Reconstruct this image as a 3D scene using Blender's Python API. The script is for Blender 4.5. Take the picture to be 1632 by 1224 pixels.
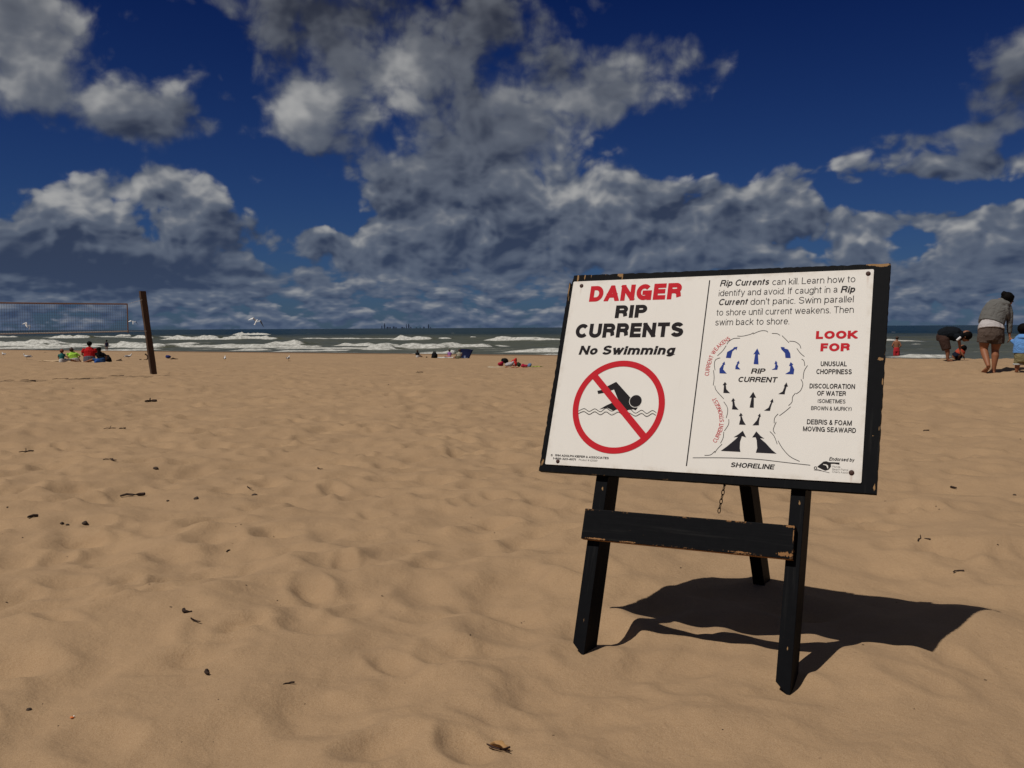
import bpy, bmesh, math, random
import numpy as np
from mathutils import Vector, Matrix, noise as mnoise
for _o in list(bpy.data.objects): bpy.data.objects.remove(_o)
S = bpy.context.scene
COL = S.collection
R = math.radians
random.seed(7)

# ------------------------------------------------------------------ camera
CAM_Z = 0.93
fw = Vector((0, 0.9981709, -0.0604546)).normalized()
rt0 = Vector((1, 0, 0)); up0 = rt0.cross(fw)
ROLL = R(0.3208)
rt = rt0*math.cos(ROLL) + up0*(-math.sin(ROLL))
up = rt.cross(fw)
cam = bpy.data.cameras.new('camera'); cam.sensor_width = 36; cam.lens = 36*1481/1632
cam.clip_start = 0.05; cam.clip_end = 200000
camo = bpy.data.objects.new('camera', cam); COL.objects.link(camo)
camo.matrix_world = Matrix(((rt.x, up.x, -fw.x, 0), (rt.y, up.y, -fw.y, 0), (rt.z, up.z, -fw.z, CAM_Z), (0, 0, 0, 1)))
S.camera = camo

# ------------------------------------------------------------------ sun, sky, exposure
SUN_EL, SUN_AZ = R(59), R(-126)       # azimuth measured from +Y towards +X
sund = Vector((math.cos(SUN_EL)*math.sin(SUN_AZ), math.cos(SUN_EL)*math.cos(SUN_AZ), math.sin(SUN_EL)))
sl = bpy.data.lights.new('sun', 'SUN'); sl.energy = 3.6; sl.angle = R(0.53); sl.color = (1.0, 0.955, 0.89)
so = bpy.data.objects.new('sun', sl); COL.objects.link(so); so.location = (0, 0, 40)
so.rotation_euler = (-sund).to_track_quat('-Z', 'Y').to_euler()
S.view_settings.view_transform = 'Standard'; S.view_settings.look = 'None'
S.view_settings.gamma = 1; S.view_settings.exposure = 0; S.view_settings.use_curve_mapping = False
S.cycles.max_bounces = 6; S.cycles.use_denoising = True

world = bpy.data.worlds.new('World'); S.world = world; world.use_nodes = True
world.cycles.sampling_method = 'MANUAL'; world.cycles.sample_map_resolution = 256
class X:
    """a float or vector socket with arithmetic"""
    nt = None
    def __init__(s, k): s.k = k
    @staticmethod
    def m(op, *a, clamp=False):
        n = X.nt.nodes.new('ShaderNodeMath'); n.operation = op; n.use_clamp = clamp
        for i, v in enumerate(a):
            if isinstance(v, X): X.nt.links.new(v.k, n.inputs[i])
            else: n.inputs[i].default_value = v
        return X(n.outputs[0])
    def __add__(s, o): return X.m('ADD', s, o)
    __radd__ = __add__
    def __mul__(s, o): return X.m('MULTIPLY', s, o)
    __rmul__ = __mul__
    def __sub__(s, o): return X.m('SUBTRACT', s, o)
    def __rsub__(s, o): return X.m('SUBTRACT', o, s)
    def __truediv__(s, o): return X.m('DIVIDE', s, o)
    def __rtruediv__(s, o): return X.m('DIVIDE', o, s)
def clamp01(a): return X.m('ADD', a, 0.0, clamp=True)
def sstep(a, lo, hi):
    n = X.nt.nodes.new('ShaderNodeMapRange'); n.interpolation_type = 'SMOOTHSTEP'
    X.nt.links.new(a.k, n.inputs['Value']); n.inputs['From Min'].default_value = lo; n.inputs['From Max'].default_value = hi
    return X(n.outputs['Result'])
def mixf(f, a, b): return a+(b-a)*f
def comb(x, y, z=0.0):
    n = X.nt.nodes.new('ShaderNodeCombineXYZ')
    for i, v in enumerate((x, y, z)):
        if isinstance(v, X): X.nt.links.new(v.k, n.inputs[i])
        else: n.inputs[i].default_value = v
    return X(n.outputs[0])
def sep(v):
    n = X.nt.nodes.new('ShaderNodeSeparateXYZ'); X.nt.links.new(v.k, n.inputs[0])
    return X(n.outputs[0]), X(n.outputs[1]), X(n.outputs[2])
def noi(v, scale=1.0, detail=4.0, rough=0.5, dist=0.0, lac=2.0):
    n = X.nt.nodes.new('ShaderNodeTexNoise'); n.noise_dimensions = '3D'
    if v is not None: X.nt.links.new(v.k, n.inputs['Vector'])
    n.inputs['Scale'].default_value = scale; n.inputs['Detail'].default_value = detail
    n.inputs['Roughness'].default_value = rough; n.inputs['Distortion'].default_value = dist; n.inputs['Lacunarity'].default_value = lac
    return X(n.outputs[0])
def voro(v, scale=1.0, detail=0.0, rough=0.5, smooth=None):
    n = X.nt.nodes.new('ShaderNodeTexVoronoi'); n.voronoi_dimensions = '3D'
    if smooth is not None: n.feature = 'SMOOTH_F1'; n.inputs['Smoothness'].default_value = smooth
    X.nt.links.new(v.k, n.inputs['Vector']); n.inputs['Scale'].default_value = scale
    n.inputs['Detail'].default_value = detail; n.inputs['Roughness'].default_value = rough
    return X(n.outputs['Distance'])
def mixc(f, a, b, typ='MIX'):
    n = X.nt.nodes.new('ShaderNodeMix'); n.data_type = 'RGBA'; n.blend_type = typ
    ins = [s for s in n.inputs if s.type == 'RGBA']
    if isinstance(f, X): X.nt.links.new(f.k, n.inputs[0])
    else: n.inputs[0].default_value = f
    for s_, v in zip(ins, (a, b)):
        if isinstance(v, X): X.nt.links.new(v.k, s_)
        else: s_.default_value = (*v, 1)
    return X([s for s in n.outputs if s.type == 'RGBA'][0])

# cloud cover put together from soft patches at fixed bearings: (photo x, y, half width, half height, amount)
COVER = [
 (50,70,125,95,.50),(120,150,120,45,.22),(250,180,90,40,.36),(310,205,60,26,.25),(20,20,120,60,.2),
 (265,35,80,50,-.55),(350,150,60,60,-.35),(120,238,150,28,-.45),
 (620,25,240,70,.50),(480,40,90,50,.2),(420,125,70,45,.30),(620,140,55,75,.42),(480,185,42,38,.55),(500,245,90,40,.18),
 (585,70,30,18,-.20),(560,230,30,30,.12),
 (790,60,60,60,.2),(905,190,110,60,.42),(990,150,70,35,.35),(800,230,90,70,.34),(700,235,60,60,.30),(845,300,90,30,.15),
 (1000,78,50,44,.62),(1152,100,34,58,.66),(885,112,30,30,.42),(1075,70,40,36,.34),
 (1320,110,190,110,-.75),(1110,240,110,40,-.45),(1060,30,120,40,-.35),(1240,220,120,30,-.35),
 (1610,50,80,80,.52),(1590,165,90,40,.48),(1500,130,60,60,-.2),
 (1310,262,110,20,.45),(1470,218,110,15,.42),(1570,262,90,22,.40),(1480,275,70,16,.2),(1520,348,120,16,.45),(1450,310,160,14,-.35),
 (1380,388,34,24,.58),(1548,410,38,24,.55),(1610,420,40,24,.3),(1450,400,44,30,-.25),(1290,372,60,16,-.15),
 (90,265,90,20,-.40),(450,300,100,42,-.50),(390,240,60,26,-.3),(520,345,80,24,-.45),(456,402,34,28,-.42),
 (268,290,84,24,.85),(310,345,45,28,.38),(195,335,30,24,-.15),
 (125,325,52,42,.60),(60,390,110,45,.40),(170,400,110,40,.35),(240,440,150,28,.30),(20,320,40,30,-.25),
 (385,385,40,34,.42),(492,385,30,22,.45),(588,395,46,28,.60),(640,330,50,40,.30),
 (690,330,70,50,.35),(760,400,150,45,.30),(930,330,90,36,.50),(830,350,80,30,.3),(1050,340,90,50,.38),(1170,320,110,34,.42),(1180,390,120,40,.30),(850,250,140,70,.08),(640,300,70,50,.2),(1250,330,90,36,.25),(880,400,120,40,.15),(1480,450,150,30,.2),
 
]
SHADE = [(55,90,110,60,.30),(620,30,260,70,-.24),(640,140,40,70,.18),(490,185,50,36,.15),(960,310,90,22,.18),(120,300,50,24,.2),(700,330,60,40,.06),(1300,262,100,14,.12),(460,470,40,14,.12),(620,450,60,12,.14),(860,460,60,12,.10),(700,300,60,24,.12),(900,180,80,40,.10),(480,185,40,36,.35),(625,140,50,70,.22),(268,285,80,16,.42),(125,320,45,36,.35),
 (588,385,40,18,.35),(230,435,160,26,-.26),(80,430,130,30,-.27),(930,318,80,26,.25),(1050,355,90,40,-.1),(880,215,90,60,.06),(1000,80,45,40,.10),
 (1150,100,36,55,.0),(250,180,80,35,-.05),(1600,100,100,100,-.12),(1380,380,32,20,.3),(1548,405,34,20,.3),(1470,216,110,15,.02),(800,400,160,40,-.16),
 (700,250,60,70,-.12),(500,250,90,40,-.25),(1170,310,100,22,.12),(385,400,50,40,-.1),(130,205,110,18,-.3)]
COVER = [(x, y, a, b, c*(1.18 if c > 0 and y > 110 else 1.0)) for x, y, a, b, c in COVER]
def bear(px, py):
    d = rt*((px-816)/1481) + up*((612-py)/1481) + fw; d.normalize()
    return math.atan2(d.x, d.y)*1481, math.asin(d.z)*1481
def vm(op, *a, out=0):
    n = X.nt.nodes.new('ShaderNodeVectorMath'); n.operation = op
    for i, v in enumerate(a):
        if isinstance(v, X): X.nt.links.new(v.k, n.inputs[i])
        else: n.inputs[i].default_value = v
    return X(n.outputs[out])
def blobs(P, L):
    """sum of soft patches; P = (bearing, elevation, 0) in 1/1481 radians"""
    acc = None
    for (x, y, rx, ry, a) in L:
        X0, Y0 = bear(x, y); sx, sy = 1/(rx*1.15), 1/(ry*1.15)
        q = vm('MULTIPLY_ADD', P, (sx, sy, 0), (-X0*sx, -Y0*sy, 0))
        d = vm('DOT_PRODUCT', q, q, out=1)
        g = X.m('POWER', 0.3679, d)
        acc = g*a if acc is None else X.m('MULTIPLY_ADD', g, a, acc)
    return acc
def noi2(v, scale, detail, rough):
    n = X.nt.nodes.new('ShaderNodeTexNoise'); n.noise_dimensions = '2D'
    X.nt.links.new(v.k, n.inputs['Vector']); n.inputs['Scale'].default_value = scale
    n.inputs['Detail'].default_value = detail; n.inputs['Roughness'].default_value = rough
    return X(n.outputs[0])
def vor2(v, scale, detail, rough):
    n = X.nt.nodes.new('ShaderNodeTexVoronoi'); n.voronoi_dimensions = '2D'
    X.nt.links.new(v.k, n.inputs['Vector']); n.inputs['Scale'].default_value = scale
    n.inputs['Detail'].default_value = detail; n.inputs['Roughness'].default_value = rough
    return X(n.outputs['Distance'])
def billow(P, el, det=6, seed=0.0):
    """turbulence of the cloud tops: large and soft overhead, small and flat towards the horizon"""
    w = noi2(P, 1/130, 2, .5)-0.5; w2 = noi2(vm('ADD', P, (700.0, 300.0, 0)), 1/90, 2, .5)-0.5
    hi = sstep(el, .11, .23); lo = 1.0-sstep(el, .012, .085)
    Q = vm('ADD', P, comb(w*36.0, w2*34.0, 0.0))
    fa = noi2(Q, 1/112, det, .55)-.5
    fb = noi2(vm('MULTIPLY', Q, (1/88, 1/72, 0)), 1.0, det, .54)-.5
    fc = noi2(vm('MULTIPLY', vm('ADD', P, comb(w*40.0, w2*16.0, 0.0)), (1/78, 1/26, 0)), 1.0, det, .56)-.5
    va = vor2(vm('MULTIPLY', Q, (1/60, 1/44, 0)), 1.0, min(det, 3)-1.0, .55)
    mid = clamp01(1.0-hi-lo)
    vb = vor2(vm('MULTIPLY', vm('ADD', P, comb(w*30.0, w2*14.0, 0.0)), (1/50, 1/22, 0)), 1.0, min(det, 3)-1.0, .55)
    return fa*hi*1.75 + (fb*1.40 + (.46-va)*.50)*mid + (fc*1.25 + (.46-vb)*.62)*lo + (.40-va)*hi*.30
def build_world():
    nt = world.node_tree; X.nt = nt
    bg = nt.nodes['Background']
    tc = nt.nodes.new('ShaderNodeTexCoord')
    dx, dy, dz = sep(X(tc.outputs['Generated']))
    az = X.m('ARCTAN2', dx, dy); el = X.m('MAXIMUM', X.m('ARCSINE', dz), 0.0)
    P = comb(az*1481.0, el*1481.0, 0.0)
    s = el+0.07
    off = vm('ADD', P, comb(s*-50.0, s*95.0, 0.0))
    B0 = billow(P, el, 6); L0 = billow(P, el, 3); L1 = billow(off, el, 3)
    low = X.m('EXPONENT', X.m('MULTIPLY', el*(1/.11), el*(1/.11))*-1.0)
    top = sstep(el, .40, .75)
    D0 = B0 + blobs(P, COVER)*COVK + low*LOWK + BASEK + top*.45
    hs = sstep(el, .10, .25)
    alpha = mixf(hs, sstep(D0, 0.02, 0.30), sstep(D0, -0.06, 0.52))
    shade = blobs(P, SHADE)
    b = clamp01((L0-L1)*mixf(hs, .86+0.0*el, .60+0.0*el) + (B0-L0)*.28 + 0.41 + shade*.95 - sstep(D0, .40, 1.1)*.20)
    sky = nt.nodes.new('ShaderNodeTexSky'); sky.sky_type = 'NISHITA'; sky.sun_disc = False
    sky.sun_elevation = SUN_EL; sky.sun_rotation = SUN_AZ; sky.air_density = 1.0; sky.dust_density = 0.3; sky.ozone_density = 3.0
    ht = clamp01(el*(1/.34))
    tint = mixc(ht, SKY_LOW, SKY_HIGH); tint = mixc(sstep(el, .36, .9)*.6, tint, (.010, .020, .055))
    blue = mixc(1.0, X(sky.outputs[0]), tint, 'MULTIPLY')
    dark = mixc(ht, (.30, .46, .92), (.28, .33, .50)); mid = mixc(ht, (1.02, 1.28, 1.80), (1.10, 1.19, 1.40))
    lite = (3.8, 3.8, 3.75)
    c1 = mixc(sstep(b, 0.0, .5), dark, mid); c2 = mixc(sstep(b, .42, 1.0), c1, lite)
    air = X.m('EXPONENT', el*-22.0)*.55
    c3 = mixc(air, c2, (.62, .98, 1.75))
    col = mixc(alpha*.97, blue, c3)
    nt.links.new(col.k, bg.inputs[0]); bg.inputs[1].default_value = 0.10
COVK, LOWK, BASEK = 1.0, .50, .0
SKY_LOW, SKY_HIGH = (.085, .15, .30), (.02, .052, .18)
build_world()

# ------------------------------------------------------------------ helpers
def tag(o, label=None, cat=None, group=None, kind=None):
    if label: o['label'] = label
    if cat: o['category'] = cat
    if group: o['group'] = group
    if kind: o['kind'] = kind
    return o
def link(name, me, m=None, parent=None):
    o = bpy.data.objects.new(name, me); COL.objects.link(o)
    if m is not None and me is not None: me.materials.append(m)
    if parent is not None: o.parent = parent
    return o
def empty(name, loc=(0, 0, 0), rz=0, label=None, cat=None, group=None):
    o = bpy.data.objects.new(name, None); COL.objects.link(o); o.empty_display_size = .1
    o.location = loc; o.rotation_euler = (0, 0, rz)
    return tag(o, label, cat, group)
def copy_tree(o, parent=None):
    c = o.copy(); COL.objects.link(c); c.parent = parent
    for ch in list(o.children): copy_tree(ch, c)
    return c
class MB:
    def __init__(s): s.v = []; s.f = []
    def add(s, v, f):
        n = len(s.v); s.v += [tuple(p) for p in v]; s.f += [tuple(i+n for i in q) for q in f]; return s
    def box(s, c, d, M=None, rot=None):
        x, y, z = (k/2 for k in d)
        P = [Vector((i*x, j*y, k*z)) for i in (-1, 1) for j in (-1, 1) for k in (-1, 1)]
        if rot is not None: P = [rot @ p for p in P]
        P = [p+Vector(c) for p in P]
        if M is not None: P = [M @ p for p in P]
        return s.add(P, [(0, 1, 3, 2), (4, 6, 7, 5), (0, 4, 5, 1), (2, 3, 7, 6), (0, 2, 6, 4), (1, 5, 7, 3)])
    def loft(s, pts, n=14, right=(1, 0, 0), cap=True):
        """tube through pts = (x, y, z, ra, rb); ra along 'right', rb across"""
        P = [Vector(p[:3]) for p in pts]; right = Vector(right); rings = []
        def frame(i):
            a = P[max(i-1, 0)]; b = P[min(i+1, len(P)-1)]; t = (b-a)
            t = t.normalized() if t.length > 1e-9 else Vector((0, 0, 1))
            x = right - t*right.dot(t)
            if x.length < .15: x = Vector((0, 1, 0)) - t*t.y
            x.normalize(); return t, x, t.cross(x)
        def ring(c, x, y, ra, rb): rings.append([c+x*(ra*math.cos(a))+y*(rb*math.sin(a)) for a in [2*math.pi*k/n for k in range(n)]])
        for i, p in enumerate(pts):
            t, x, y = frame(i); ra = p[3]; rb = p[4] if len(p) > 4 else p[3]
            if cap in (True, 'a') and i == 0:
                for q in (.35, .75): 
                    k = math.sqrt(1-(1-q)**2); ring(P[i]-t*min(ra, rb)*(1-q), x, y, ra*k, rb*k)
            ring(P[i], x, y, ra, rb)
            if cap in (True, 'b') and i == len(pts)-1:
                for q in (.75, .35):
                    k = math.sqrt(1-(1-q)**2); ring(P[i]+t*min(ra, rb)*(1-q), x, y, ra*k, rb*k)
        v = [q for r in rings for q in r]; f = []
        for i in range(len(rings)-1):
            for k in range(n): f.append((i*n+k, i*n+(k+1) % n, (i+1)*n+(k+1) % n, (i+1)*n+k))
        f.append(tuple(range(n-1, -1, -1))); f.append(tuple((len(rings)-1)*n+k for k in range(n)))
        return s.add(v, f)
    def ell(s, c, r, rot=(0, 0, 0), n=12, m=8):
        Rm = Matrix.Rotation(rot[2], 3, 'Z') @ Matrix.Rotation(rot[1], 3, 'Y') @ Matrix.Rotation(rot[0], 3, 'X')
        v = [Vector((0, 0, -1))]
        for j in range(1, m):
            b = -math.pi/2+math.pi*j/m
            v += [Vector((math.cos(b)*math.cos(a), math.cos(b)*math.sin(a), math.sin(b))) for a in [2*math.pi*k/n for k in range(n)]]
        v.append(Vector((0, 0, 1)))
        f = [(0, 1+(k+1) % n, 1+k) for k in range(n)]
        for j in range(m-2):
            for k in range(n): f.append((1+j*n+k, 1+j*n+(k+1) % n, 1+(j+1)*n+(k+1) % n, 1+(j+1)*n+k))
        L = len(v)-1; f += [(L, 1+(m-2)*n+k, 1+(m-2)*n+(k+1) % n) for k in range(n)]
        return s.add([Rm @ Vector((p.x*r[0], p.y*r[1], p.z*r[2]))+Vector(c) for p in v], f)
    def build(s, name, m, parent=None, smooth=False):
        me = bpy.data.meshes.new(name); me.from_pydata(s.v, [], s.f); me.update()
        bm = bmesh.new(); bm.from_mesh(me); bmesh.ops.recalc_face_normals(bm, faces=bm.faces); bm.to_mesh(me); bm.free()
        if smooth: me.polygons.foreach_set('use_smooth', [True]*len(me.polygons))
        return link(name, me, m, parent)
    def fused(s, name, m, parent=None, voxel=.01, smooth_it=3):
        """all shapes grown together into one continuous skin"""
        me = bpy.data.meshes.new('tmp'); me.from_pydata(s.v, [], s.f); me.update()
        bm = bmesh.new(); bm.from_mesh(me); bmesh.ops.recalc_face_normals(bm, faces=bm.faces); bm.to_mesh(me); bm.free()
        o = bpy.data.objects.new('tmp', me); COL.objects.link(o)
        r = o.modifiers.new('r', 'REMESH'); r.mode = 'VOXEL'; r.voxel_size = voxel; r.use_smooth_shade = True
        k = o.modifiers.new('s', 'SMOOTH'); k.iterations = smooth_it; k.factor = .5
        dg = bpy.context.evaluated_depsgraph_get()
        out = bpy.data.meshes.new_from_object(o.evaluated_get(dg)); out.name = name
        bpy.data.objects.remove(o); bpy.data.meshes.remove(me); out.materials.clear()
        out.polygons.foreach_set('use_smooth', [True]*len(out.polygons))
        return link(name, out, m, parent)
class Garment(MB):
    """cloth shapes: the lower end of each piece is a flat hem"""
    def loft(s, pts, n=14, right=(1, 0, 0), cap=True):
        a, b = Vector(pts[0][:3]), Vector(pts[-1][:3]); dz = b.z-a.z; L = (b-a).length
        if cap is True and abs(dz) > .3*L: cap = 'b' if dz > 0 else 'a'
        return MB.loft(s, pts, n, right, cap)
class NT:
    """context: nodes of a new material, principled shader first"""
    def __init__(s, name):
        s.m = bpy.data.materials.new(name); s.m.use_nodes = True; s.nt = s.m.node_tree; X.nt = s.nt
        s.p = s.nt.nodes['Principled BSDF']
    def obj(s):
        t = s.nt.nodes.new('ShaderNodeTexCoord'); return X(t.outputs['Object'])
    def pos(s):
        t = s.nt.nodes.new('ShaderNodeNewGeometry'); return X(t.outputs['Position'])
    def attr(s, name, vec=False):
        t = s.nt.nodes.new('ShaderNodeAttribute'); t.attribute_name = name; return X(t.outputs['Color' if vec else 'Fac'])
    def set(s, **k):
        for n, v in k.items():
            i = s.p.inputs[n.replace('_', ' ')]
            if isinstance(v, X): s.nt.links.new(v.k, i)
            elif isinstance(v, tuple): i.default_value = (*v, 1)
            else: i.default_value = v
    def bump(s, h, dist=.01, strength=1.0):
        b = s.nt.nodes.new('ShaderNodeBump'); b.inputs['Distance'].default_value = dist; b.inputs['Strength'].default_value = strength
        s.nt.links.new(h.k, b.inputs['Height']); s.nt.links.new(b.outputs[0], s.p.inputs['Normal'])
def plain(name, c, rough=.7, var=.18, scale=12.0, bump=0.0, spec=.3, metal=0.0):
    n = NT(name); o = n.obj(); f = noi(o, scale, 4, .6)
    n.set(Base_Color=mixc(f, tuple(k*(1-var) for k in c), tuple(min(1, k*(1+var)) for k in c)), Roughness=rough, Specular_IOR_Level=spec, Metallic=metal)
    if bump: n.bump(noi(o, scale*3, 5, .6), bump)
    return n.m
def vnoise(x, y, seed=0):
    xi = np.floor(x); yi = np.floor(y); fx = x-xi; fy = y-yi
    def g(ix, iy):
        h = (ix.astype(np.int64)*374761393+iy.astype(np.int64)*668265263+seed*974634777) & 0xffffffff
        h = ((h ^ (h >> 13))*1274126177) & 0xffffffff; h = h ^ (h >> 16)
        a = h/4294967295.0*2*np.pi
        return np.cos(a), np.sin(a)
    u = fx*fx*fx*(fx*(fx*6-15)+10); v = fy*fy*fy*(fy*(fy*6-15)+10)
    def d(ix, iy, dx, dy):
        a, b = g(ix, iy); return a*dx+b*dy
    n00 = d(xi, yi, fx, fy); n10 = d(xi+1, yi, fx-1, fy); n01 = d(xi, yi+1, fx, fy-1); n11 = d(xi+1, yi+1, fx-1, fy-1)
    return ((n00*(1-u)+n10*u)*(1-v)+(n01*(1-u)+n11*u)*v)*1.5
def fbm(x, y, o=4, seed=0, gain=.5):
    a = 1.0; t = 0
    for i in range(o): t = t+a*vnoise(x, y, seed+i); x = x*2.03+1.7; y = y*2.03-3.1; a *= gain
    return t
def ss(x, a, b):
    t = np.clip((x-a)/(b-a), 0, 1); return t*t*(3-2*t)

# ------------------------------------------------------------------ the beach
WATER_Z = -1.1
def shore(x, y): return (0.534*x+y-70.6)/1.1336
def along(x, y): return (x-0.534*(y-70.6))/1.1336
def unshore(u, v):                       # inverse of the two above
    return 0.534*u/1.1336+v/1.1336, 70.6+(u-0.534*v)/1.1336
def base_h(x, y):
    u = shore(x, y)
    z = 0
    for k in (-3, -1, 1, 3):
        z = z+np.interp(u+k*.8, [-400, -56, -48, -40, -33, -29, -13.5, -4, 0, 6, 40, 400], [.4, 0, -.05, -.24, -.5, -.68, -.87, -.97, -1.1, -1.6, -2.6, -9])
    z = z/4
    return z+.46*ss(x, 3.5, 9.5)*ss(u, -62, -34)*(1-ss(u, -29, -9))
_rs = np.random.RandomState(11)
NF = 13000
_fr = (_rs.rand(NF)**.62)*34+.3; _fa = (_rs.rand(NF)-.5)*2*R(50)
FX = _fr*np.sin(_fa); FY = _fr*np.cos(_fa); FO = _rs.rand(NF)*np.pi
_keep = (_rs.rand(NF) < np.where(FX < -.3+.1*FY, 1.0, .6)); FX, FY, FO = FX[_keep], FY[_keep], FO[_keep]; NF = len(FX)
FL = .075+_rs.rand(NF)*.09; FW = FL*(.45+_rs.rand(NF)*.35); FD = .005+.017*_rs.rand(NF)**1.4; FD = FD*np.clip(.55+.12*np.hypot(FX, FY), .6, 1.25)
PINS = []                                # places where the sand must lie at a known height: x, y, z, reach
def relief(x, y):
    a = 1-ss(shore(x, y), -14, -5)
    wx = x+.25*vnoise(x*.8, y*.8, 40); wy = y+.25*vnoise(x*.8, y*.8, 41)
    z = .032*fbm(wx/1.15, wy/1.15, 2, 1)+.026*fbm(wx/.46, wy/.46, 2, 5)+.006*fbm(wx/.17, wy/.17, 3, 9)
    z = z+.010*np.abs(vnoise(wx/.6+3, wy/.6, 15))-.003
    return z*a+.03*fbm(x/7, y/7, 2, 20)*a*ss(np.hypot(x, y), 4, 9)
def print_at(x, y, k):
    dx = x-FX[k]; dy = y-FY[k]; c, s = math.cos(FO[k]), math.sin(FO[k])
    p = (dx*c+dy*s)/FL[k]; q = (-dx*s+dy*c)/FW[k]; d2 = p*p+q*q
    return -FD[k]*np.exp(-(d2**1.5))+FD[k]*.45*np.exp(-(np.sqrt(d2)-1.45)**2*6)
def ground(x, y):
    x = np.asarray(x, float); y = np.asarray(y, float)
    z = base_h(x, y)+relief(x, y)
    for k in np.nonzero((np.abs(FX-float(x)) < .5) & (np.abs(FY-float(y)) < .5))[0]: z = z+print_at(x, y, k)
    return float(pinned(x, y, z))
def pinned(x, y, z):
    for (a, b, c, r) in SHADOW_RISE:
        w = np.exp(-((x-a)**2+(y-b)**2)/(r*r)); z = z*(1-w)+c*w
    for (a, b, c, r) in PINS:
        d2 = (x-a)**2+(y-b)**2; w = np.exp(-d2/(r*r)); z = z*(1-w)+c*w
        z = z+.011*np.exp(-((np.sqrt(d2)-.105)/.035)**2)*(.75+.5*np.sin(2.3*np.arctan2(y-b, x-a)+a*9))
    return z
def at(px, py, smooth=True):
    """the point of the beach seen at a photo position (used to survey where things stand)"""
    d = rt*((px-816)/1481)+up*((612-py)/1481)+fw
    t = .5; p = None
    f = (lambda a, b: float(base_h(np.float64(a), np.float64(b)))) if smooth else ground
    while t < 200:
        q = Vector((0, 0, CAM_Z))+d*t
        if q.z < f(q.x, q.y):
            lo, hi = t/1.01, t
            for _ in range(25):
                m = (lo+hi)/2; q = Vector((0, 0, CAM_Z))+d*m
                if q.z < f(q.x, q.y): hi = m
                else: lo = m
            q = Vector((0, 0, CAM_Z))+d*hi; return Vector((q.x, q.y, ground(q.x, q.y)))
        t *= 1.01
    return None
# the sign's board: bottom left corner of its white panel, and its three axes
SO = Vector((0.09969, 2.82554, -0.41751+CAM_Z))
EX = Vector((0.88276, -0.46973, 0.00988)).normalized(); EY = Vector((0.16726, 0.33384, 0.92767)); EY = (EY-EX*EX.dot(EY)).normalized(); EZ = EX.cross(EY)
def SP(u, v, w=0.0): return SO+EX*u+EY*v+EZ*w
FEET = [SP(.2015, -.541, -.024), SP(.771, -.557, -.024)]
for f_ in FEET: PINS.append((f_.x, f_.y, f_.z+.004, .20))

SHADOW_RISE = [(1.40, 2.83, .045, .20)]         # sand swell added so the sign's shadow ends sooner

def build_beach():
    rr = [0.35]
    while rr[-1] < 420: rr.append(rr[-1]*1.0078 if rr[-1] < 130 else rr[-1]*1.03)
    rr = np.array(rr)
    fine = np.arange(-43, 43.01, .16); left = np.arange(-180, -43, 3.0); right = np.arange(46, 180, 3.0)
    aa = np.radians(np.concatenate([left, fine, right])); nr, na = len(rr), len(aa)
    A, RR = np.meshgrid(aa, rr); x = RR*np.sin(A); y = RR*np.cos(A)
    z = base_h(x, y)+relief(x, y)
    for k in range(NF):
        r0 = math.hypot(FX[k], FY[k]); a0 = math.atan2(FX[k], FY[k]); e = FL[k]*2.6
        i0, i1 = np.searchsorted(rr, [r0-e, r0+e]); j0, j1 = np.searchsorted(aa, [a0-e/r0, a0+e/r0])
        if i1 > i0 and j1 > j0:
            sl_ = (slice(i0, i1), slice(j0, j1)); z[sl_] += print_at(x[sl_], y[sl_], k)
    z = pinned(x, y, z)
    V = np.stack([x, y, z], -1).reshape(-1, 3)
    i, j = np.meshgrid(np.arange(nr-1), np.arange(na), indexing='ij'); j2 = (j+1) % na
    F = np.stack([i*na+j, (i+1)*na+j, (i+1)*na+j2, i*na+j2], -1).reshape(-1, 4)[:, ::-1]
    # close the small hole under the camera
    me = bpy.data.meshes.new('sand_beach')
    V = np.vstack([V, [[0, 0, float(base_h(np.float64(0), np.float64(0)))]]]); c = len(V)-1
    me.vertices.add(len(V)); me.vertices.foreach_set('co', V.ravel())
    tri = np.array([(c, k, (k+1) % na) for k in range(na)])[:, ::-1]
    nl = F.size+tri.size; me.loops.add(nl); me.loops.foreach_set('vertex_index', np.concatenate([F.ravel(), tri.ravel()]))
    st = np.concatenate([np.arange(len(F))*4, F.size+np.arange(len(tri))*3]); me.polygons.add(len(st)); me.polygons.foreach_set('loop_start', st)
    me.update(calc_edges=True); me.validate(); me.polygons.foreach_set('use_smooth', [True]*len(me.polygons))
    u = shore(V[:, 0], V[:, 1])+1.2*fbm(V[:, 0]/9, V[:, 1]/9, 3, 31)
    wet = ss(u, -9, -5.5)
    at_ = me.attributes.new('wet', 'FLOAT', 'POINT'); at_.data.foreach_set('value', wet)
    n = NT('dry beach sand'); p = n.pos()
    big = noi(p, .9, 4, .55); mid = noi(p, 9.0, 3, .6); gr = noi(p, 420.0, 2, .7); gr2 = noi(p, 1300.0, 1, .5)
    t = clamp01((big-.5)*1.3+(mid-.5)*.9+.5)
    c = mixc(t, (.271, .170, .086), (.367, .232, .118))
    g = clamp01((gr-.5)*2.4+(gr2-.5)*1.4+.5); c = mixc(g, mixc(.30, c, (.09, .05, .03)), mixc(.17, c, (.62, .50, .38)))
    dark = sstep(noi(p, 55.0, 2, .5), .70, .80); c = mixc(dark*.30, c, (.07, .045, .03))
    w = n.attr('wet'); c = mixc(w, c, (.165, .092, .042))
    n.set(Base_Color=c, Roughness=1.0-w*.45, Specular_IOR_Level=.18)
    n.bump(noi(p, 26.0, 3, .6)*.006+gr*.0009+noi(p, 90.0, 2, .6)*.0016, 1.0, .8)
    tag(link('sand_beach', me, n.m), 'tan sand beach with shallow footprints sloping down to the lake', kind='structure')
build_beach()

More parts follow.
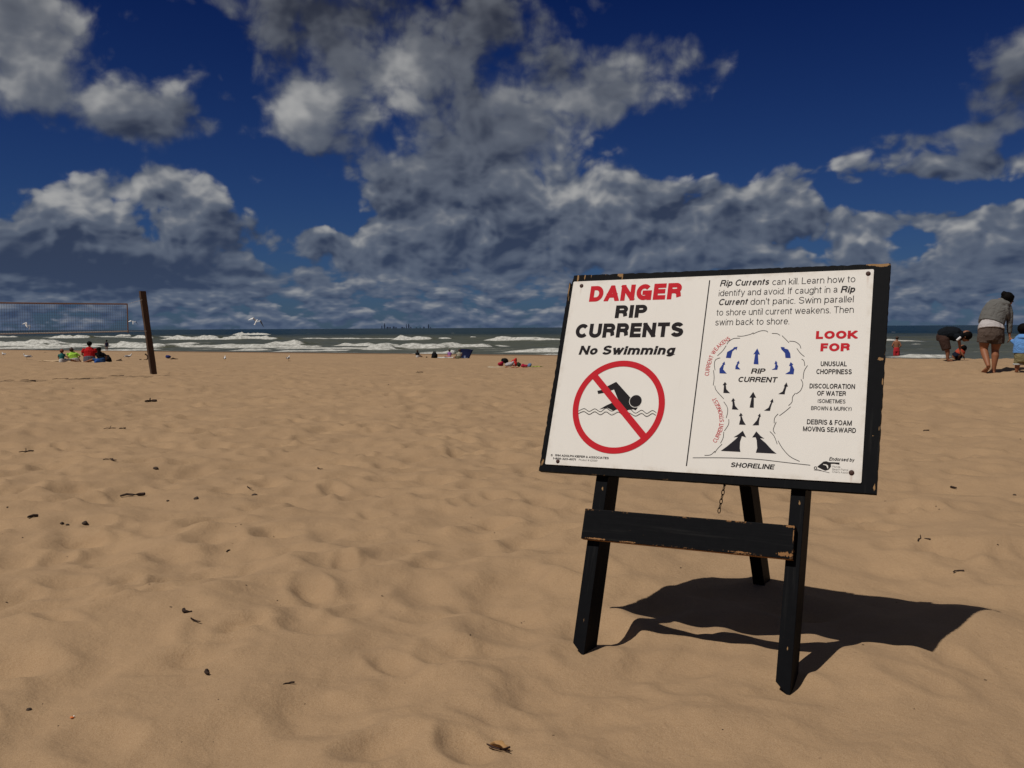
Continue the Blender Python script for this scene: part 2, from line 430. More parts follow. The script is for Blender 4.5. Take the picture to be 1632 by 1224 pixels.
# ------------------------------------------------------------------ the lake
# breaking crests as surveyed on the photograph: left x, right x, foam top y, foam bottom y
BREAK = [(-40,24,534.5,538),(80,134,533.5,539),(141,153,534,536.5),(183,203,532,536.5),(200,241,534,539),(244,352,532.5,541),(345,445,534.5,541),(363,428,529.5,534),
 (-60,62,541,551.5),(22,148,543.5,553),(155,262,543,553.5),(240,420,547.5,552.5),(330,500,548.5,553.5),(408,472,540.5,549),(-60,85,551.5,555),(150,250,553,557.5),(365,418,554,558),
 (624,687,534,541.5),(688,713,536,540.5),(742,752,535.5,538),(765,905,536,543.5),(900,1500,535.5,543.5),(520,606,542,551),(560,600,548,556),
 (632,706,544,555),(690,772,547.5,554.5),(568,628,551,556.5),(626,692,556,564),(698,722,557,563),(802,1010,553,560),(766,960,559,567),(1000,1400,552,560),
 (1445,1475,547.5,549.5),(1425,1518,562,568),(1180,1300,560,567),(505,560,554,558),(445,505,556,559),(252,300,545,548),(0,250,548.5,550.8),(430,640,552,555),(640,810,549.5,551.5),(60,420,536,537.6),(470,625,537,539.5)]
def build_lake():
    ua = np.concatenate([np.arange(-4, 170, .45), 170+np.cumsum(.5*1.045**np.arange(190))]); ua = ua[ua < 90000]; ua = np.append(ua, 90000.)
    side = np.cumsum(1.5*1.10**np.arange(105)); side = side[side < 90000]
    va = np.concatenate([(-300-side)[::-1], np.arange(-300, 90, .7), 90+side])
    V, U = np.meshgrid(va, ua); x, y = unshore(U, V)
    z = np.zeros_like(x); foam = np.zeros_like(x)
    near = 1-ss(U, 250, 500)
    amp = ss(U, 3, 30)*near
    warp = 5*fbm(V/45, U/60, 2, 50)
    ph = 2*np.pi*(U+warp)/19.0
    z += amp*(.20*(np.exp(1.4*(np.cos(ph)-1)))-.05)*(.6+.8*np.clip(fbm(V/25, U/30, 2, 52)+.5, 0, 1))
    z += amp*.07*fbm(V/3.2, U/1.7, 3, 54)+ss(U, 0, 3)*near*.02*fbm(V/1.4, U/.8, 2, 58)
    rough1 = fbm(V/2.6, U/1.1, 3, 60); rough2 = fbm(V/.9, U/.5, 2, 63)
    for n_, (a, b, t, m) in enumerate(BREAK):
        q = []
        for px in (a, b):
            d = rt*((px-816)/1481)+up*((612-m)/1481)+fw; k = (WATER_Z+.05-CAM_Z)/d.z; q.append(d*k)
        u0, v0, u1, v1 = shore(q[0].x, q[0].y), along(q[0].x, q[0].y), shore(q[1].x, q[1].y), along(q[1].x, q[1].y)
        dist = (q[0].length+q[1].length)/2; H = (m-t)*dist/1481*.80
        sv = (V-v0)/(v1-v0); inside = (sv > -.2) & (sv < 1.2) & (np.abs(U-(u0+u1)/2) < 40+abs(u1-u0))
        taper = ss(sv, -.02, .16)*(1-ss(sv, .80, 1.02))
        L = abs(v1-v0)
        wob = 2.2*vnoise(V/9.1, V*0+n_*3.3, 70)+.7*vnoise(V/2.1, V*0+n_*5.1, 71)
        s = U-(u0+(u1-u0)*np.clip(sv, -.3, 1.3))-1.0-wob
        Hv = H*taper*np.clip(.74+.50*vnoise(V/6.1, V*0+n_*7.7, 73)+.42*vnoise(V/1.9, V*0+n_, 74)+.25*vnoise(V/.9, U/.9, 76), .1, 1.4)
        prof = np.where(s < 0, np.exp(-(s/.75)**2), np.exp(-(s/3.2)**2))
        z += np.where(inside, Hv*prof, 0)
        fo = ss(s, -2.4, -.9)*(1-ss(s, .2, 1.3+.9*vnoise(V/2, V*0+n_, 75)))*ss(taper, .05, .3)
        fo2 = .52*ss(s, -5, -1.5)*(1-ss(s, 2, 8))*taper*(U < 60)
        foam = np.maximum(foam, np.where(inside, np.maximum(fo, fo2), 0))
    # thin swash lines and drifting foam in the shallows
    lace = np.clip(fbm(V/7, U/1.6, 4, 80)+.22, 0, 1)*ss(U, -1, 1)*(1-ss(U, 22, 40))*.62
    foam = np.maximum(foam, lace)
    edge = (1-ss(np.abs(U-.4-1.2*vnoise(V/6, V*0, 82)), .1, .7))*.55; foam = np.maximum(foam, edge)
    caps = ss(fbm(V/6, U/2.2, 3, 90), .62, .85)*ss(U, 120, 200)*near*.7; foam = np.maximum(foam, caps)
    z = WATER_Z+z*ss(U, -2, 2)
    nr, na = x.shape
    P = np.stack([x, y, z], -1).reshape(-1, 3)
    i, j = np.meshgrid(np.arange(nr-1), np.arange(na-1), indexing='ij')
    F = np.stack([i*na+j, i*na+j+1, (i+1)*na+j+1, (i+1)*na+j], -1).reshape(-1, 4)
    me = bpy.data.meshes.new('lake_water'); me.vertices.add(len(P)); me.vertices.foreach_set('co', P.ravel())
    me.loops.add(F.size); me.loops.foreach_set('vertex_index', F.ravel()); me.polygons.add(len(F)); me.polygons.foreach_set('loop_start', np.arange(len(F))*4)
    me.update(calc_edges=True); me.validate(); me.polygons.foreach_set('use_smooth', [True]*len(F))
    for nm, arr in (('foam', foam), ('off', U)):
        a_ = me.attributes.new(nm, 'FLOAT', 'POINT'); a_.data.foreach_set('value', arr.astype(np.float32).ravel())
    n = NT('lake water'); p = n.pos(); off = n.attr('off'); fo = n.attr('foam')
    murk = noi(vm('MULTIPLY', p, (.02, .05, 0)), 1.0, 4, .6)
    sandy = mixc(murk, (.094, .092, .050), (.058, .064, .041))
    deep = mixc(murk, (.006, .026, .025), (.002, .012, .013))
    t = sstep(off+(murk-.5)*120.0, 70, 230)
    ch = noi(vm('MULTIPLY', p, (.35, .9, 1)), 1.0, 5, .62)
    c = mixc(t, sandy, deep); c = mixc(sstep(ch, .35, .7)*.5, c, mixc(t, (.033, .043, .032), (.002, .010, .012)))
    fn = noi(vm('MULTIPLY', p, (1.6, 2.2, 2.0)), 1.0, 6, .68)
    fn2 = noi(vm('MULTIPLY', p, (.45, .9, .9)), 1.0, 4, .6)
    fm = sstep(fo+(fn-.5)*1.0+(fn2-.5)*.9, .40, .78)
    tone = noi(p, 2.2, 4, .6)
    white = mixc(sstep(tone, .3, .7), (.30, .295, .26), (.60, .59, .54))
    n.set(Base_Color=mixc(fm, c, white), Roughness=fm*.55+.30, IOR=1.33, Specular_IOR_Level=mult_spec(fm))
    n.bump(ch*.16+noi(vm('MULTIPLY', p, (1.6, 3.2, 1)), 1.0, 3, .6)*.05+fm*fn*.25, 1.0, .9)
    tag(link('lake_water', me, n.m), 'grey green lake with rows of white breakers reaching to the horizon', kind='structure')
def mult_spec(fm): return (1.0-fm)*.14+.05
build_lake()

# ------------------------------------------------------------------ lettering drawn stroke by stroke
def arc(cx, cy, rx, ry, a0, a1, n=None):
    n = n or max(3, int(abs(a1-a0)/15))
    return [(cx+rx*math.cos(R(a0+(a1-a0)*k/n)), cy+ry*math.sin(R(a0+(a1-a0)*k/n))) for k in range(n+1)]
A_ = 1.38; D_ = -.40
O_ = arc(.5, .5, .5, .5, 90, 450, 26)
GL = {  # glyph: (width, strokes) in the unit box of its stroke centre lines; capitals and lower case boxes differ in height
 'A': (.74, [[(0,-.05),(.47,1)], [(.53,1),(1,-.05)], [(.17,.30),(.83,.30)]]),
 'B': (.66, [[(0,0),(0,1)], [(0,1),(.55,1)]+arc(.6,.77,.33,.23,90,-90)+[(0,.54)], [(.55,.54)]+arc(.62,.27,.38,.27,90,-90)+[(0,0)]]),
 'C': (.70, [arc(.57,.5,.57,.5,42,318)]),
 'D': (.70, [[(0,0),(0,1)], [(0,1),(.42,1)]+arc(.45,.5,.55,.5,90,-90)+[(0,0)]]),
 'E': (.60, [[(0,0),(0,1)], [(0,1),(1,1)], [(0,.52),(.92,.52)], [(0,0),(1,0)]]),
 'F': (.56, [[(0,0),(0,1)], [(0,1),(1,1)], [(0,.50),(.86,.50)]]),
 'G': (.76, [arc(.5,.5,.5,.5,42,335), [(1,.0),(1,.45)], [(1,.45),(.56,.45)]]),
 'H': (.70, [[(0,0),(0,1)], [(1,0),(1,1)], [(0,.52),(1,.52)]]),
 'I': (.0, [[(.5,0),(.5,1)]]),
 'K': (.70, [[(0,0),(0,1)], [(0,.30),(.98,1.05)], [(.30,.53),(1.05,-.05)]]),
 'L': (.54, [[(0,0),(0,1)], [(0,0),(1,0)]]),
 'M': (.84, [[(0,0),(0,1)], [(1,0),(1,1)], [(.02,1.02),(.5,-.02)], [(.5,-.02),(.98,1.02)]]),
 'N': (.70, [[(0,0),(0,1)], [(1,0),(1,1)], [(.0,1.04),(1,-.04)]]),
 'O': (.78, [O_]),
 'P': (.64, [[(0,0),(0,1)], [(0,1),(.58,1)]+arc(.62,.74,.38,.26,90,-90)+[(0,.48)]]),
 'R': (.68, [[(0,0),(0,1)], [(0,1),(.6,1)]+arc(.64,.75,.34,.25,90,-90)+[(0,.50)], [(.60,.49),(.84,.42),(.93,.28),(.96,.1),(1.0,0)]]),
 'S': (.66, [arc(.5,.755,.46,.245,18,215)+[(.28,.575),(.72,.455)]+arc(.5,.265,.5,.265,35,-162)]),
 'T': (.64, [[(0,1),(1,1)], [(.5,0),(.5,1)]]),
 'U': (.70, [[(0,1)]+arc(.5,.34,.5,.34,180,360)+[(1,1)]]),
 'V': (.68, [[(-.02,1.05),(.49,-.02)], [(.51,-.02),(1.02,1.05)]]),
 'W': (1.0, [[(-.02,1.05),(.25,-.02)], [(.25,-.02),(.5,1.02)], [(.5,1.02),(.75,-.02)], [(.75,-.02),(1.02,1.05)]]),
 'Y': (.68, [[(-.02,1.05),(.5,.40)], [(1.02,1.05),(.5,.40)], [(.5,.42),(.5,0)]]),
 '&': (.66, [[(1.02,-.02),(.27,.64),(.20,.80),(.28,.95),(.42,1),(.56,.95),(.62,.80),(.54,.66),(.12,.42),(.0,.24),(.08,.07),(.30,0),(.58,.03),(.78,.18),(.88,.42)]]),
 '(': (.22, [[(1,1.0),(.3,.8),(0,.5),(.3,.18),(1,-.05)]]), ')': (.22, [[(0,1.0),(.7,.8),(1,.5),(.7,.18),(0,-.05)]]),
 '-': (.28, [[(0,.38),(1,.38)]]), '.': (.0, [[(.5,0),(.5,.001)]]), "'": (.0, [[(.5,.78),(.5,1)]]),
 '#': (.56, [[(.25,0),(.38,1)], [(.62,0),(.75,1)], [(0,.65),(1,.65)], [(0,.33),(1,.33)]]),
 '©': (.80, [O_, arc(.5,.5,.22,.24,50,310)]),
 '0': (.52, [O_]), '1': (.30, [[(.8,0),(.8,1)], [(.8,1),(.2,.78)]]),
 '2': (.52, [arc(.5,.72,.48,.28,165,-20)+[(.75,.45),(.0,.02)], [(0,0),(1,0)]]),
 '3': (.52, [arc(.48,.76,.44,.24,160,-90), arc(.48,.26,.5,.26,90,-160)]),
 '4': (.54, [[(.78,0),(.78,1)], [(.78,1),(0,.28)], [(0,.28),(1,.28)]]),
 '7': (.50, [[(0,1),(1,1)], [(1,1),(.35,0)]]),
 '8': (.52, [arc(.5,.76,.42,.24,90,450), arc(.5,.26,.5,.26,90,450)]),
 '9': (.52, [arc(.5,.68,.5,.32,90,450), [(1,.68),(.95,.25),(.6,0),(.15,.05)]]),
 'a': (.52, [arc(.45,.70,.40,.30,165,0)+[(.86,.12),(1.0,0)], [(.85,.60),(.55,.52),(.18,.45),(0,.26),(.1,.06),(.35,0),(.68,.08),(.85,.30)]]),
 'b': (.54, [[(0,0),(0,A_)], O_]), 'c': (.50, [arc(.57,.5,.57,.5,45,315)]), 'd': (.54, [[(1,0),(1,A_)], O_]),
 'e': (.54, [[(.03,.50),(.97,.50)], arc(.5,.5,.5,.5,0,318)]),
 'f': (.34, [[(.35,0),(.35,1.12),(.45,1.30),(.65,1.375),(1.05,1.37)], [(-.1,1.0),(.95,1.0)]]),
 'g': (.54, [O_, [(1,1),(1,-.12)]+arc(.5,-.12,.5,.28,0,-155)]),
 'h': (.52, [[(0,0),(0,A_)], [(0,.60)]+arc(.5,.62,.5,.38,165,0)+[(1,0)]]),
 'i': (.0, [[(.5,0),(.5,.86)], [(.5,1.375),(.5,1.38)]]), 'k': (.50, [[(0,0),(0,A_)], [(0,.32),(.92,1.02)], [(.33,.58),(1.04,-.04)]]),
 'l': (.0, [[(.5,0),(.5,A_)]]),
 'm': (.84, [[(0,0),(0,1)], [(0,.66)]+arc(.25,.68,.25,.32,165,0)+[(.5,0)], [(.5,.66)]+arc(.75,.68,.25,.32,165,0)+[(1,0)]]),
 'n': (.52, [[(0,0),(0,1)], [(0,.60)]+arc(.5,.62,.5,.38,165,0)+[(1,0)]]), 'o': (.56, [O_]),
 'p': (.54, [[(0,D_),(0,1)], O_]), 'r': (.30, [[(0,0),(0,1)], [(0,.60)]+arc(.9,.55,.9,.43,165,85)]),
 's': (.48, [arc(.5,.76,.44,.24,20,220)+[(.25,.58),(.75,.44)]+arc(.5,.26,.5,.26,40,-160)]),
 't': (.28, [[(.4,1.28),(.4,.2),(.55,.03),(1,.0)], [(-.1,1.0),(1,1.0)]]),
 'u': (.52, [[(0,1)]+arc(.5,.38,.5,.38,180,345), [(1,0),(1,1)]]), 'v': (.50, [[(-.03,1.06),(.49,-.02)], [(.51,-.02),(1.03,1.06)]]),
 'w': (.76, [[(-.02,1.06),(.25,-.02)], [(.25,-.02),(.5,1.02)], [(.5,1.02),(.75,-.02)], [(.75,-.02),(1.02,1.06)]]),
 'y': (.50, [[(-.03,1.06),(.50,-.02)], [(1.03,1.06),(.36,-.34),(.05,-.38)]]),
}
def clip_y(P, lo, hi):
    for sgn, lim in ((1, lo), (-1, -hi)):
        Q = []
        for k in range(len(P)):
            a, b = P[k-1], P[k]; da, db = sgn*a[1]-lim, sgn*b[1]-lim
            if (da < 0) != (db < 0): t = da/(da-db); Q.append((a[0]+(b[0]-a[0])*t, a[1]+(b[1]-a[1])*t))
            if db >= 0: Q.append(b)
        P = Q
        if len(P) < 3: return []
    return P
def stroke_quads(pts, w):
    """a band of width w along a polyline, square ended"""
    closed = math.hypot(pts[0][0]-pts[-1][0], pts[0][1]-pts[-1][1]) < 1e-4 and len(pts) > 4
    P = [Vector(p) for p in pts]; out = []
    if closed: P = P[:-1]
    n = len(P)
    def nrm(a, b): d = (b-a).normalized(); return Vector((-d.y, d.x))
    if not closed:
        straight0 = True
        P[0] = P[0]-(P[1]-P[0]).normalized()*w*.5*(1 if n == 2 else .0)
        P[-1] = P[-1]+(P[-1]-P[-2]).normalized()*w*.5*(1 if n == 2 else .0)
    N = []
    for i in range(n):
        if closed: a, b = nrm(P[i-1], P[i]), nrm(P[i], P[(i+1) % n])
        else: a = nrm(P[max(i-1, 0)], P[max(i, 1)]); b = nrm(P[min(i, n-2)], P[min(i+1, n-1)])
        m = (a+b); m = m.normalized() if m.length > 1e-6 else a
        N.append(m*(w*.5/max(.45, m.dot(a))))
    for i in range(n if closed else n-1):
        j = (i+1) % n; out.append([tuple(P[i]-N[i]), tuple(P[j]-N[j]), tuple(P[j]+N[j]), tuple(P[i]+N[i])])
    return out
def glyph_polys(ch, cap, wt):
    """polygons of one character, and its advance; wt is the stroke as a share of the cap height"""
    W, ST = GL[ch]; w = wt*cap; xh = cap*.73 if ch.islower() else cap
    wide = W*cap*(1+.85*wt); polys = []
    lo = D_*1.02*xh if ch in 'gpqy' else (-.08*cap if ch in '()' else 0); hi = cap
    for st in ST:
        pts = [(w/2+x*max(wide-w, 0) if W > 0 else w/2, w/2+y*(xh-w)) for x, y in st]
        if ch in 'bdhklifT' or ch.islower():
            pts = [(x, min(y, cap-w/2) if y > xh-w/2+1e-6 else y) for x, y in pts]
        if len(pts) > 2 and not (abs(pts[0][0]-pts[-1][0]) < 1e-5 and abs(pts[0][1]-pts[-1][1]) < 1e-5):
            # straight first or last runs reach the edge of the box
            for k, q in ((0, 1), (-1, -2)):
                dx, dy = pts[k][0]-pts[q][0], pts[k][1]-pts[q][1]; L = math.hypot(dx, dy)
                if L > w*.9 and (abs(dx) < 1e-6): pts[k] = (pts[k][0], pts[k][1]+math.copysign(w/2, dy))
        for qd in stroke_quads(pts, w):
            c = clip_y(qd, lo, hi)
            if len(c) > 2: polys.append(c)
    return polys, (wide if W > 0 else w)
def text_polys(s, cap, wt, gap=.105):
    x = 0; out = []
    for ch in s:
        if ch == ' ': x += cap*.33; continue
        g, a = glyph_polys(ch, cap, wt); out.append((x, a, g)); x += a+cap*gap
    return out, x-cap*gap
LAY = [0]
def flat_mesh(polys, w0):
    mb = MB()
    for P in polys:
        LAY[0] = (LAY[0]+1) % 40; z = w0+LAY[0]*2.5e-6
        mb.add([(x, y, z) for x, y in P], [tuple(range(len(P)))])
    return mb
def text_mesh(s, x0, x1, y, cap, wt, shear):
    """s fitted between x0 and x1 on the panel"""
    L, W = text_polys(s, cap, wt); k = (x1-x0-shear*cap*.8)/W
    return flat_mesh([[(x0+(gx+px)*k+py*shear, y+py) for px, py in P] for gx, a, g in L for P in g], .0005)
def text_curve(s, path, cap, wt):
    """s set letter by letter along a path, letters standing to its left side"""
    L, W = text_polys(s, cap, wt, .16)
    P = []                       # smooth the path
    for i in range(len(path)-1):
        p0 = Vector(path[max(i-1, 0)]); p1 = Vector(path[i]); p2 = Vector(path[i+1]); p3 = Vector(path[min(i+2, len(path)-1)])
        for k in range(12):
            t = k/12; P.append(.5*((2*p1)+(p2-p0)*t+(2*p0-5*p1+4*p2-p3)*t*t+(3*p1-p0-3*p2+p3)*t**3))
    P.append(Vector(path[-1])); D = [0]
    for i in range(1, len(P)): D.append(D[-1]+(P[i]-P[i-1]).length)
    k = D[-1]/W; out = []
    for gx, a, g in L:
        m = (gx+a/2)*k; i = max(1, min(len(P)-1, next((q for q in range(len(D)) if D[q] >= m), len(P)-1)))
        t = (m-D[i-1])/(D[i]-D[i-1]); c = P[i-1].lerp(P[i], t); d = (P[min(i+2, len(P)-1)]-P[max(i-3, 0)]).normalized(); nn = Vector((-d.y, d.x))
        out += [[tuple(c+d*((px-a/2)*k)+nn*py) for px, py in Q] for Q in g]
    return flat_mesh(out, .0005)
def line_mesh(pts, w, z=.0005): return flat_mesh(stroke_quads(pts, w), z)
def spline(pts, n=6):
    out = []
    for i in range(len(pts)-1):
        p0 = Vector(pts[max(i-1, 0)]); p1 = Vector(pts[i]); p2 = Vector(pts[i+1]); p3 = Vector(pts[min(i+2, len(pts)-1)])
        for k in range(n):
            t = k/n; out.append(tuple(.5*((2*p1)+(p2-p0)*t+(2*p0-5*p1+4*p2-p3)*t*t+(3*p1-p0-3*p2+p3)*t**3)))
    return out+[tuple(pts[-1])]

# ------------------------------------------------------------------ the warning sign
def spots(o, L):
    acc = None
    for (x, y, rx, ry, a) in L:
        q = vm('MULTIPLY_ADD', o, (1/rx, 1/ry, 0), (-x/rx, -y/ry, 0)); d = vm('DOT_PRODUCT', q, q, out=1)
        g = X.m('POWER', .3679, d); acc = g*a if acc is None else X.m('MULTIPLY_ADD', g, a, acc)
    return acc
def edge_dist(o, x0, x1, y0, y1):
    x, y, z = sep(o)
    return X.m('MINIMUM', X.m('MINIMUM', x-x0, x1-x), X.m('MINIMUM', y-y0, y1-y))
def painted_wood(name, ext=None, reach=.004, amount=.5, where=None, grain=(4, 90, 30), bare_under=False):
    n = NT(name); o = n.obj()
    gr = noi(vm('MULTIPLY', o, grain), 1.0, 5, .6); f = noi(o, 40.0, 4, .65)
    paint = mixc(f, (.0022, .0024, .0032), (.0055, .0057, .0066)); paint = mixc(sstep(gr, .55, .75)*.6, paint, (.016, .0155, .015))
    wood = mixc(gr, (.17, .090, .038), (.40, .255, .125))
    wear = X.m('MULTIPLY', sstep(noi(o, 260.0, 3, .7), .72, .78), .5)
    if ext:
        e = edge_dist(o, *ext); k = 1.0-sstep(e, 0.0, reach)
        wear = wear+k*sstep(noi(o, 75.0, 5, .75)+(noi(o, 9.0, 2, .5)-.5)*.7, 1.08-amount, 1.16-amount)
    if where: wear = wear+sstep(spots(o, where)+(noi(vm('MULTIPLY', o, (3.2, 1, 1)), 55.0, 4, .7)-.5)*1.3, .42, .55)
    wear = clamp01(wear)
    if bare_under:
        g = X.nt.nodes.new('ShaderNodeTexCoord'); nx, ny, nz = sep(X(g.outputs['Normal']))
        wear = clamp01(wear+sstep(ny*-1.0, .7, .9)*sstep(noi(o, 30.0, 3, .6), .25, .45))
        wood = mixc(.45, wood, (.20, .075, .022))
    n.set(Base_Color=mixc(wear, paint, wood), Roughness=wear*.3+.60, Specular_IOR_Level=.05)
    n.bump(gr*.6+f*.3-wear*.5, .0012, .8)
    return n.m
def build_sign():
    root = empty('warning_sign', ((FEET[0].x+FEET[1].x)/2, (FEET[0].y+FEET[1].y)/2+.3, 0), 0,
                 'black wooden easel sign with a white rip current danger panel, standing in the sand', 'sign')
    PM = Matrix(((EX.x, EY.x, EZ.x, SO.x), (EX.y, EY.y, EZ.y, SO.y), (EX.z, EY.z, EZ.z, SO.z), (0, 0, 0, 1)))
    rootinv = Matrix.Translation(-root.location)
    def put(o): o.matrix_local = rootinv @ PM; return o
    # plywood backing board with chipped edges
    rnd = random.Random(3); e = []
    def run(a, b, n, j, tear=0.0):
        for k in range(n):
            t = k/n; nx, ny = (b[1]-a[1]), -(b[0]-a[0]); L = math.hypot(nx, ny)
            q = rnd.uniform(-j, j)-(tear*rnd.random() if rnd.random() < .3 else 0)
            e.append((a[0]+(b[0]-a[0])*t+nx/L*q, a[1]+(b[1]-a[1])*t+ny/L*q))
    run((-.0195, -.0210), (.9515, -.0250), 60, .0004)
    run((.9515, -.0250), (.9560, .6265), 60, .0006, .0015)
    run((.9560, .6265), (.0, .6335), 110, .0006, .0022)
    e += [(-.0035, .6330), (-.0040, .622), (-.0070, .608), (-.0078, .585), (-.0110, .583), (-.0105, .604)]
    run((-.0165, .610), (-.0195, -.0200), 70, .0007, .0022)
    n = len(e); v = [(x, y, z) for z in (-.0225, -.0035) for x, y in e]
    f = [tuple(range(n-1, -1, -1)), tuple(range(n, 2*n))]+[(k, (k+1) % n, n+(k+1) % n, n+k) for k in range(n)]
    bm_ = MB().add(v, f)
    wm = painted_wood('worn black plywood', (-.0195, .9555, -.023, .6325), .0032, .40,
        [(.012, .626, .004, .016, 1.0), (.036, .628, .003, .016, .9), (.058, .630, .0018, .012, .7), (.158, .628, .010, .009, 1.0), (.166, .618, .002, .012, .8),
         (.935, .623, .022, .006, 1.1), (.905, .626, .012, .004, .9), (-.014, .585, .0022, .030, .9), (-.010, .55, .0012, .02, .7), (-.011, .008, .006, .028, .55), (.944, .345, .009, .006, .9),
         (.952, .28, .002, .012, .8), (.950, .15, .0015, .01, .7), (.947, -.01, .005, .014, .6), (.936, .13, .004, .003, .6)], (60, 4, 4))
    put(bm_.build('board', wm, root))
    # white panel
    nP = NT('white sign panel'); o = nP.obj(); d1 = noi(o, 7.0, 5, .65); d2 = noi(vm('MULTIPLY', o, (60, 6, 1)), 1.0, 4, .6); sp = noi(o, 330.0, 2, .6)
    c = mixc(d1, (.650, .618, .560), (.70, .672, .615)); c = mixc(sstep(d2, .6, .8)*.16, c, (.45, .40, .33)); c = mixc(sstep(sp, .72, .80)*.38, c, (.30, .24, .17))
    c = mixc((1.0-sstep(edge_dist(o, 0, .9144, 0, .6096), .0, .02))*sstep(noi(o, 25.0, 4, .7), .40, .7)*.38, c, (.40, .33, .24))
    run_ = clamp01(spots(o, [(.0307, .580, .0022, .016, .8), (.0415, .003, .002, .009, .7), (.9000, .580, .0028, .020, 1.0), (.8885, .012, .003, .012, 1.0), (.8887, .0264, .010, .010, .6)]))
    c = mixc(run_*sstep(d2, .25, .65)*.42, c, (.30, .14, .06))
    nP.set(Base_Color=c, Roughness=.55, Specular_IOR_Level=.25)
    nc = 6; r = .004; pe = []
    for cx, cy, a in ((.9144-r, r, -90), (.9144-r, .6096-r, 0), (r, .6096-r, 90), (r, r, 180)):
        pe += [(cx+r*math.cos(R(a+90*k/nc)), cy+r*math.sin(R(a+90*k/nc))) for k in range(nc+1)]
    n = len(pe); v = [(x, y, z) for z in (-.0034, 0) for x, y in pe]
    f = [tuple(range(n-1, -1, -1)), tuple(range(n, 2*n))]+[(k, (k+1) % n, n+(k+1) % n, n+k) for k in range(n)]
    panel = put(MB().add(v, f).build('panel', nP.m, root))
    def ink(name, c, fade=(.7, .64, .56), amt=.5):
        n = NT(name); o = n.obj(); k = sstep(noi(o, 210.0, 4, .7), .70, .76)*amt; h = noi(o, 20.0, 3, .6)
        n.set(Base_Color=mixc(k, mixc(h, c, tuple(q*.86+.01 for q in c)), fade), Roughness=.6, Specular_IOR_Level=.06); return n.m
    RED, BLK, BLU, GRY = ink('red ink', (.50, .012, .022)), ink('black ink', (.012, .009, .010)), ink('blue ink', (.018, .040, .22)), ink('grey ink', (.034, .030, .030))
    PALE = ink('pale ink', (.24, .23, .21)); DRK = ink('dark ink', (.013, .011, .016))
    def sub(name, mb, m, label=None):
        o_ = mb.build(name, m, panel); 
        if label: o_['label'] = label
        return o_
    T = [('DANGER', .0649, .3675, .5368, .0540, .275, .0, RED), ('RIP', .1609, .2644, .4785, .0428, .265, .0, BLK), ('CURRENTS', .0350, .3875, .4135, .0475, .262, .0, BLK),
     ('No Swimming', .0566, .3710, .3570, .0300, .225, .20, BLK),
     ('Rip Currents', .4839, .6306, .5737, .0206, .17, .18, GRY), ('can kill. Learn how to', .6382, .8670, .5720, .0206, .095, .0, GRY),
     ('identify and avoid. If caught in a', .4832, .8218, .5420, .0206, .095, .0, GRY), ('Rip', .8298, .8700, .5408, .0206, .19, .18, GRY),
     ('Current', .4851, .5730, .5127, .0206, .17, .18, GRY), ("don't panic. Swim parallel", .5803, .8660, .5113, .0206, .095, .0, GRY),
     ('to shore until current weakens. Then', .4829, .8681, .4796, .0206, .095, .0, GRY), ('swim back to shore.', .4821, .6962, .4484, .0206, .095, .0, GRY),
     ('LOOK', .7722, .8815, .4028, .0238, .27, .0, RED), ('FOR', .7869, .8643, .3660, .0238, .27, .0, RED),
     ('UNUSUAL', .7906, .8591, .3222, .0142, .185, .0, BLK), ('CHOPPINESS', .7806, .8733, .2993, .0145, .185, .0, BLK),
     ('DISCOLORATION', .7655, .8840, .2574, .0140, .185, .0, BLK), ('OF WATER', .7870, .8618, .2370, .0136, .185, .0, BLK),
     ('(SOMETIMES', .7899, .8620, .2160, .0112, .15, .0, GRY), ('BROWN & MURKY)', .7741, .8789, .1952, .0112, .15, .0, GRY),
     ('DEBRIS & FOAM', .7659, .8816, .1546, .0141, .175, .0, BLK), ('MOVING SEAWARD', .7570, .8933, .1346, .0137, .175, .0, BLK),
     ('RIP', .6012, .6420, .2988, .0158, .19, .18, BLK), ('CURRENT', .5662, .6770, .2733, .0158, .19, .18, BLK), ('SHORELINE', .5691, .6900, .0234, .0137, .19, .18, BLK),
     ('Endorsed by', .8302, .8945, .0562, .0095, .16, .18, BLK),
     ('©', .0150, .0215, .0258, .0070, .12, .0, GRY), ('1994 ADOLPH KIEFER & ASSOCIATES', .0290, .2052, .0264, .0066, .19, .0, BLK), ('1-800-323-4071', .0240, .1002, .0166, .0064, .19, .0, BLK),
     ('Product # 820081', .1094, .1705, .0168, .0062, .09, .18, PALE),
     ('Florida', .8401, .8599, .0376, .0052, .09, .0, PALE), ('Beach Patrol', .8400, .8795, .0304, .0052, .09, .0, PALE), ('Chiefs Assoc.', .8404, .8820, .0234, .0052, .09, .0, PALE)]
    for s_, x0, x1, y, cap, wt, sh, m in T: sub('lettering', text_mesh(s_, x0, x1, y, cap, wt, sh), m)
    sub('lettering', text_curve('CURRENT WEAKENS', [(.4800,.2912),(.4815,.317),(.4875,.3488),(.5020,.3767),(.5330,.4040)], .0125, .13), RED)
    sub('lettering', text_curve('CURRENT STRONGEST', [(.5225,.0903),(.5335,.1172),(.5380,.1438),(.5364,.1665),(.5271,.193),(.5075,.2262)], .0125, .13), RED)
    sub('divider_line', line_mesh([(.4439, .0208), (.4509, .5939)], .0032), BLK)
    # no swimming symbol
    c0, Ro, Ri = (.2116, .1905), .1469, .1280; N_ = 72; mb = MB(); vv = []
    for k in range(N_):
        a = 2*math.pi*k/N_; vv += [(c0[0]+Ro*math.cos(a), c0[1]+Ro*math.sin(a), .0009), (c0[0]+Ri*math.cos(a), c0[1]+Ri*math.sin(a), .0009)]
    mb.add(vv, [(2*k, 2*((k+1) % N_), 2*((k+1) % N_)+1, 2*k+1) for k in range(N_)])
    sub('prohibition_ring', mb, RED)
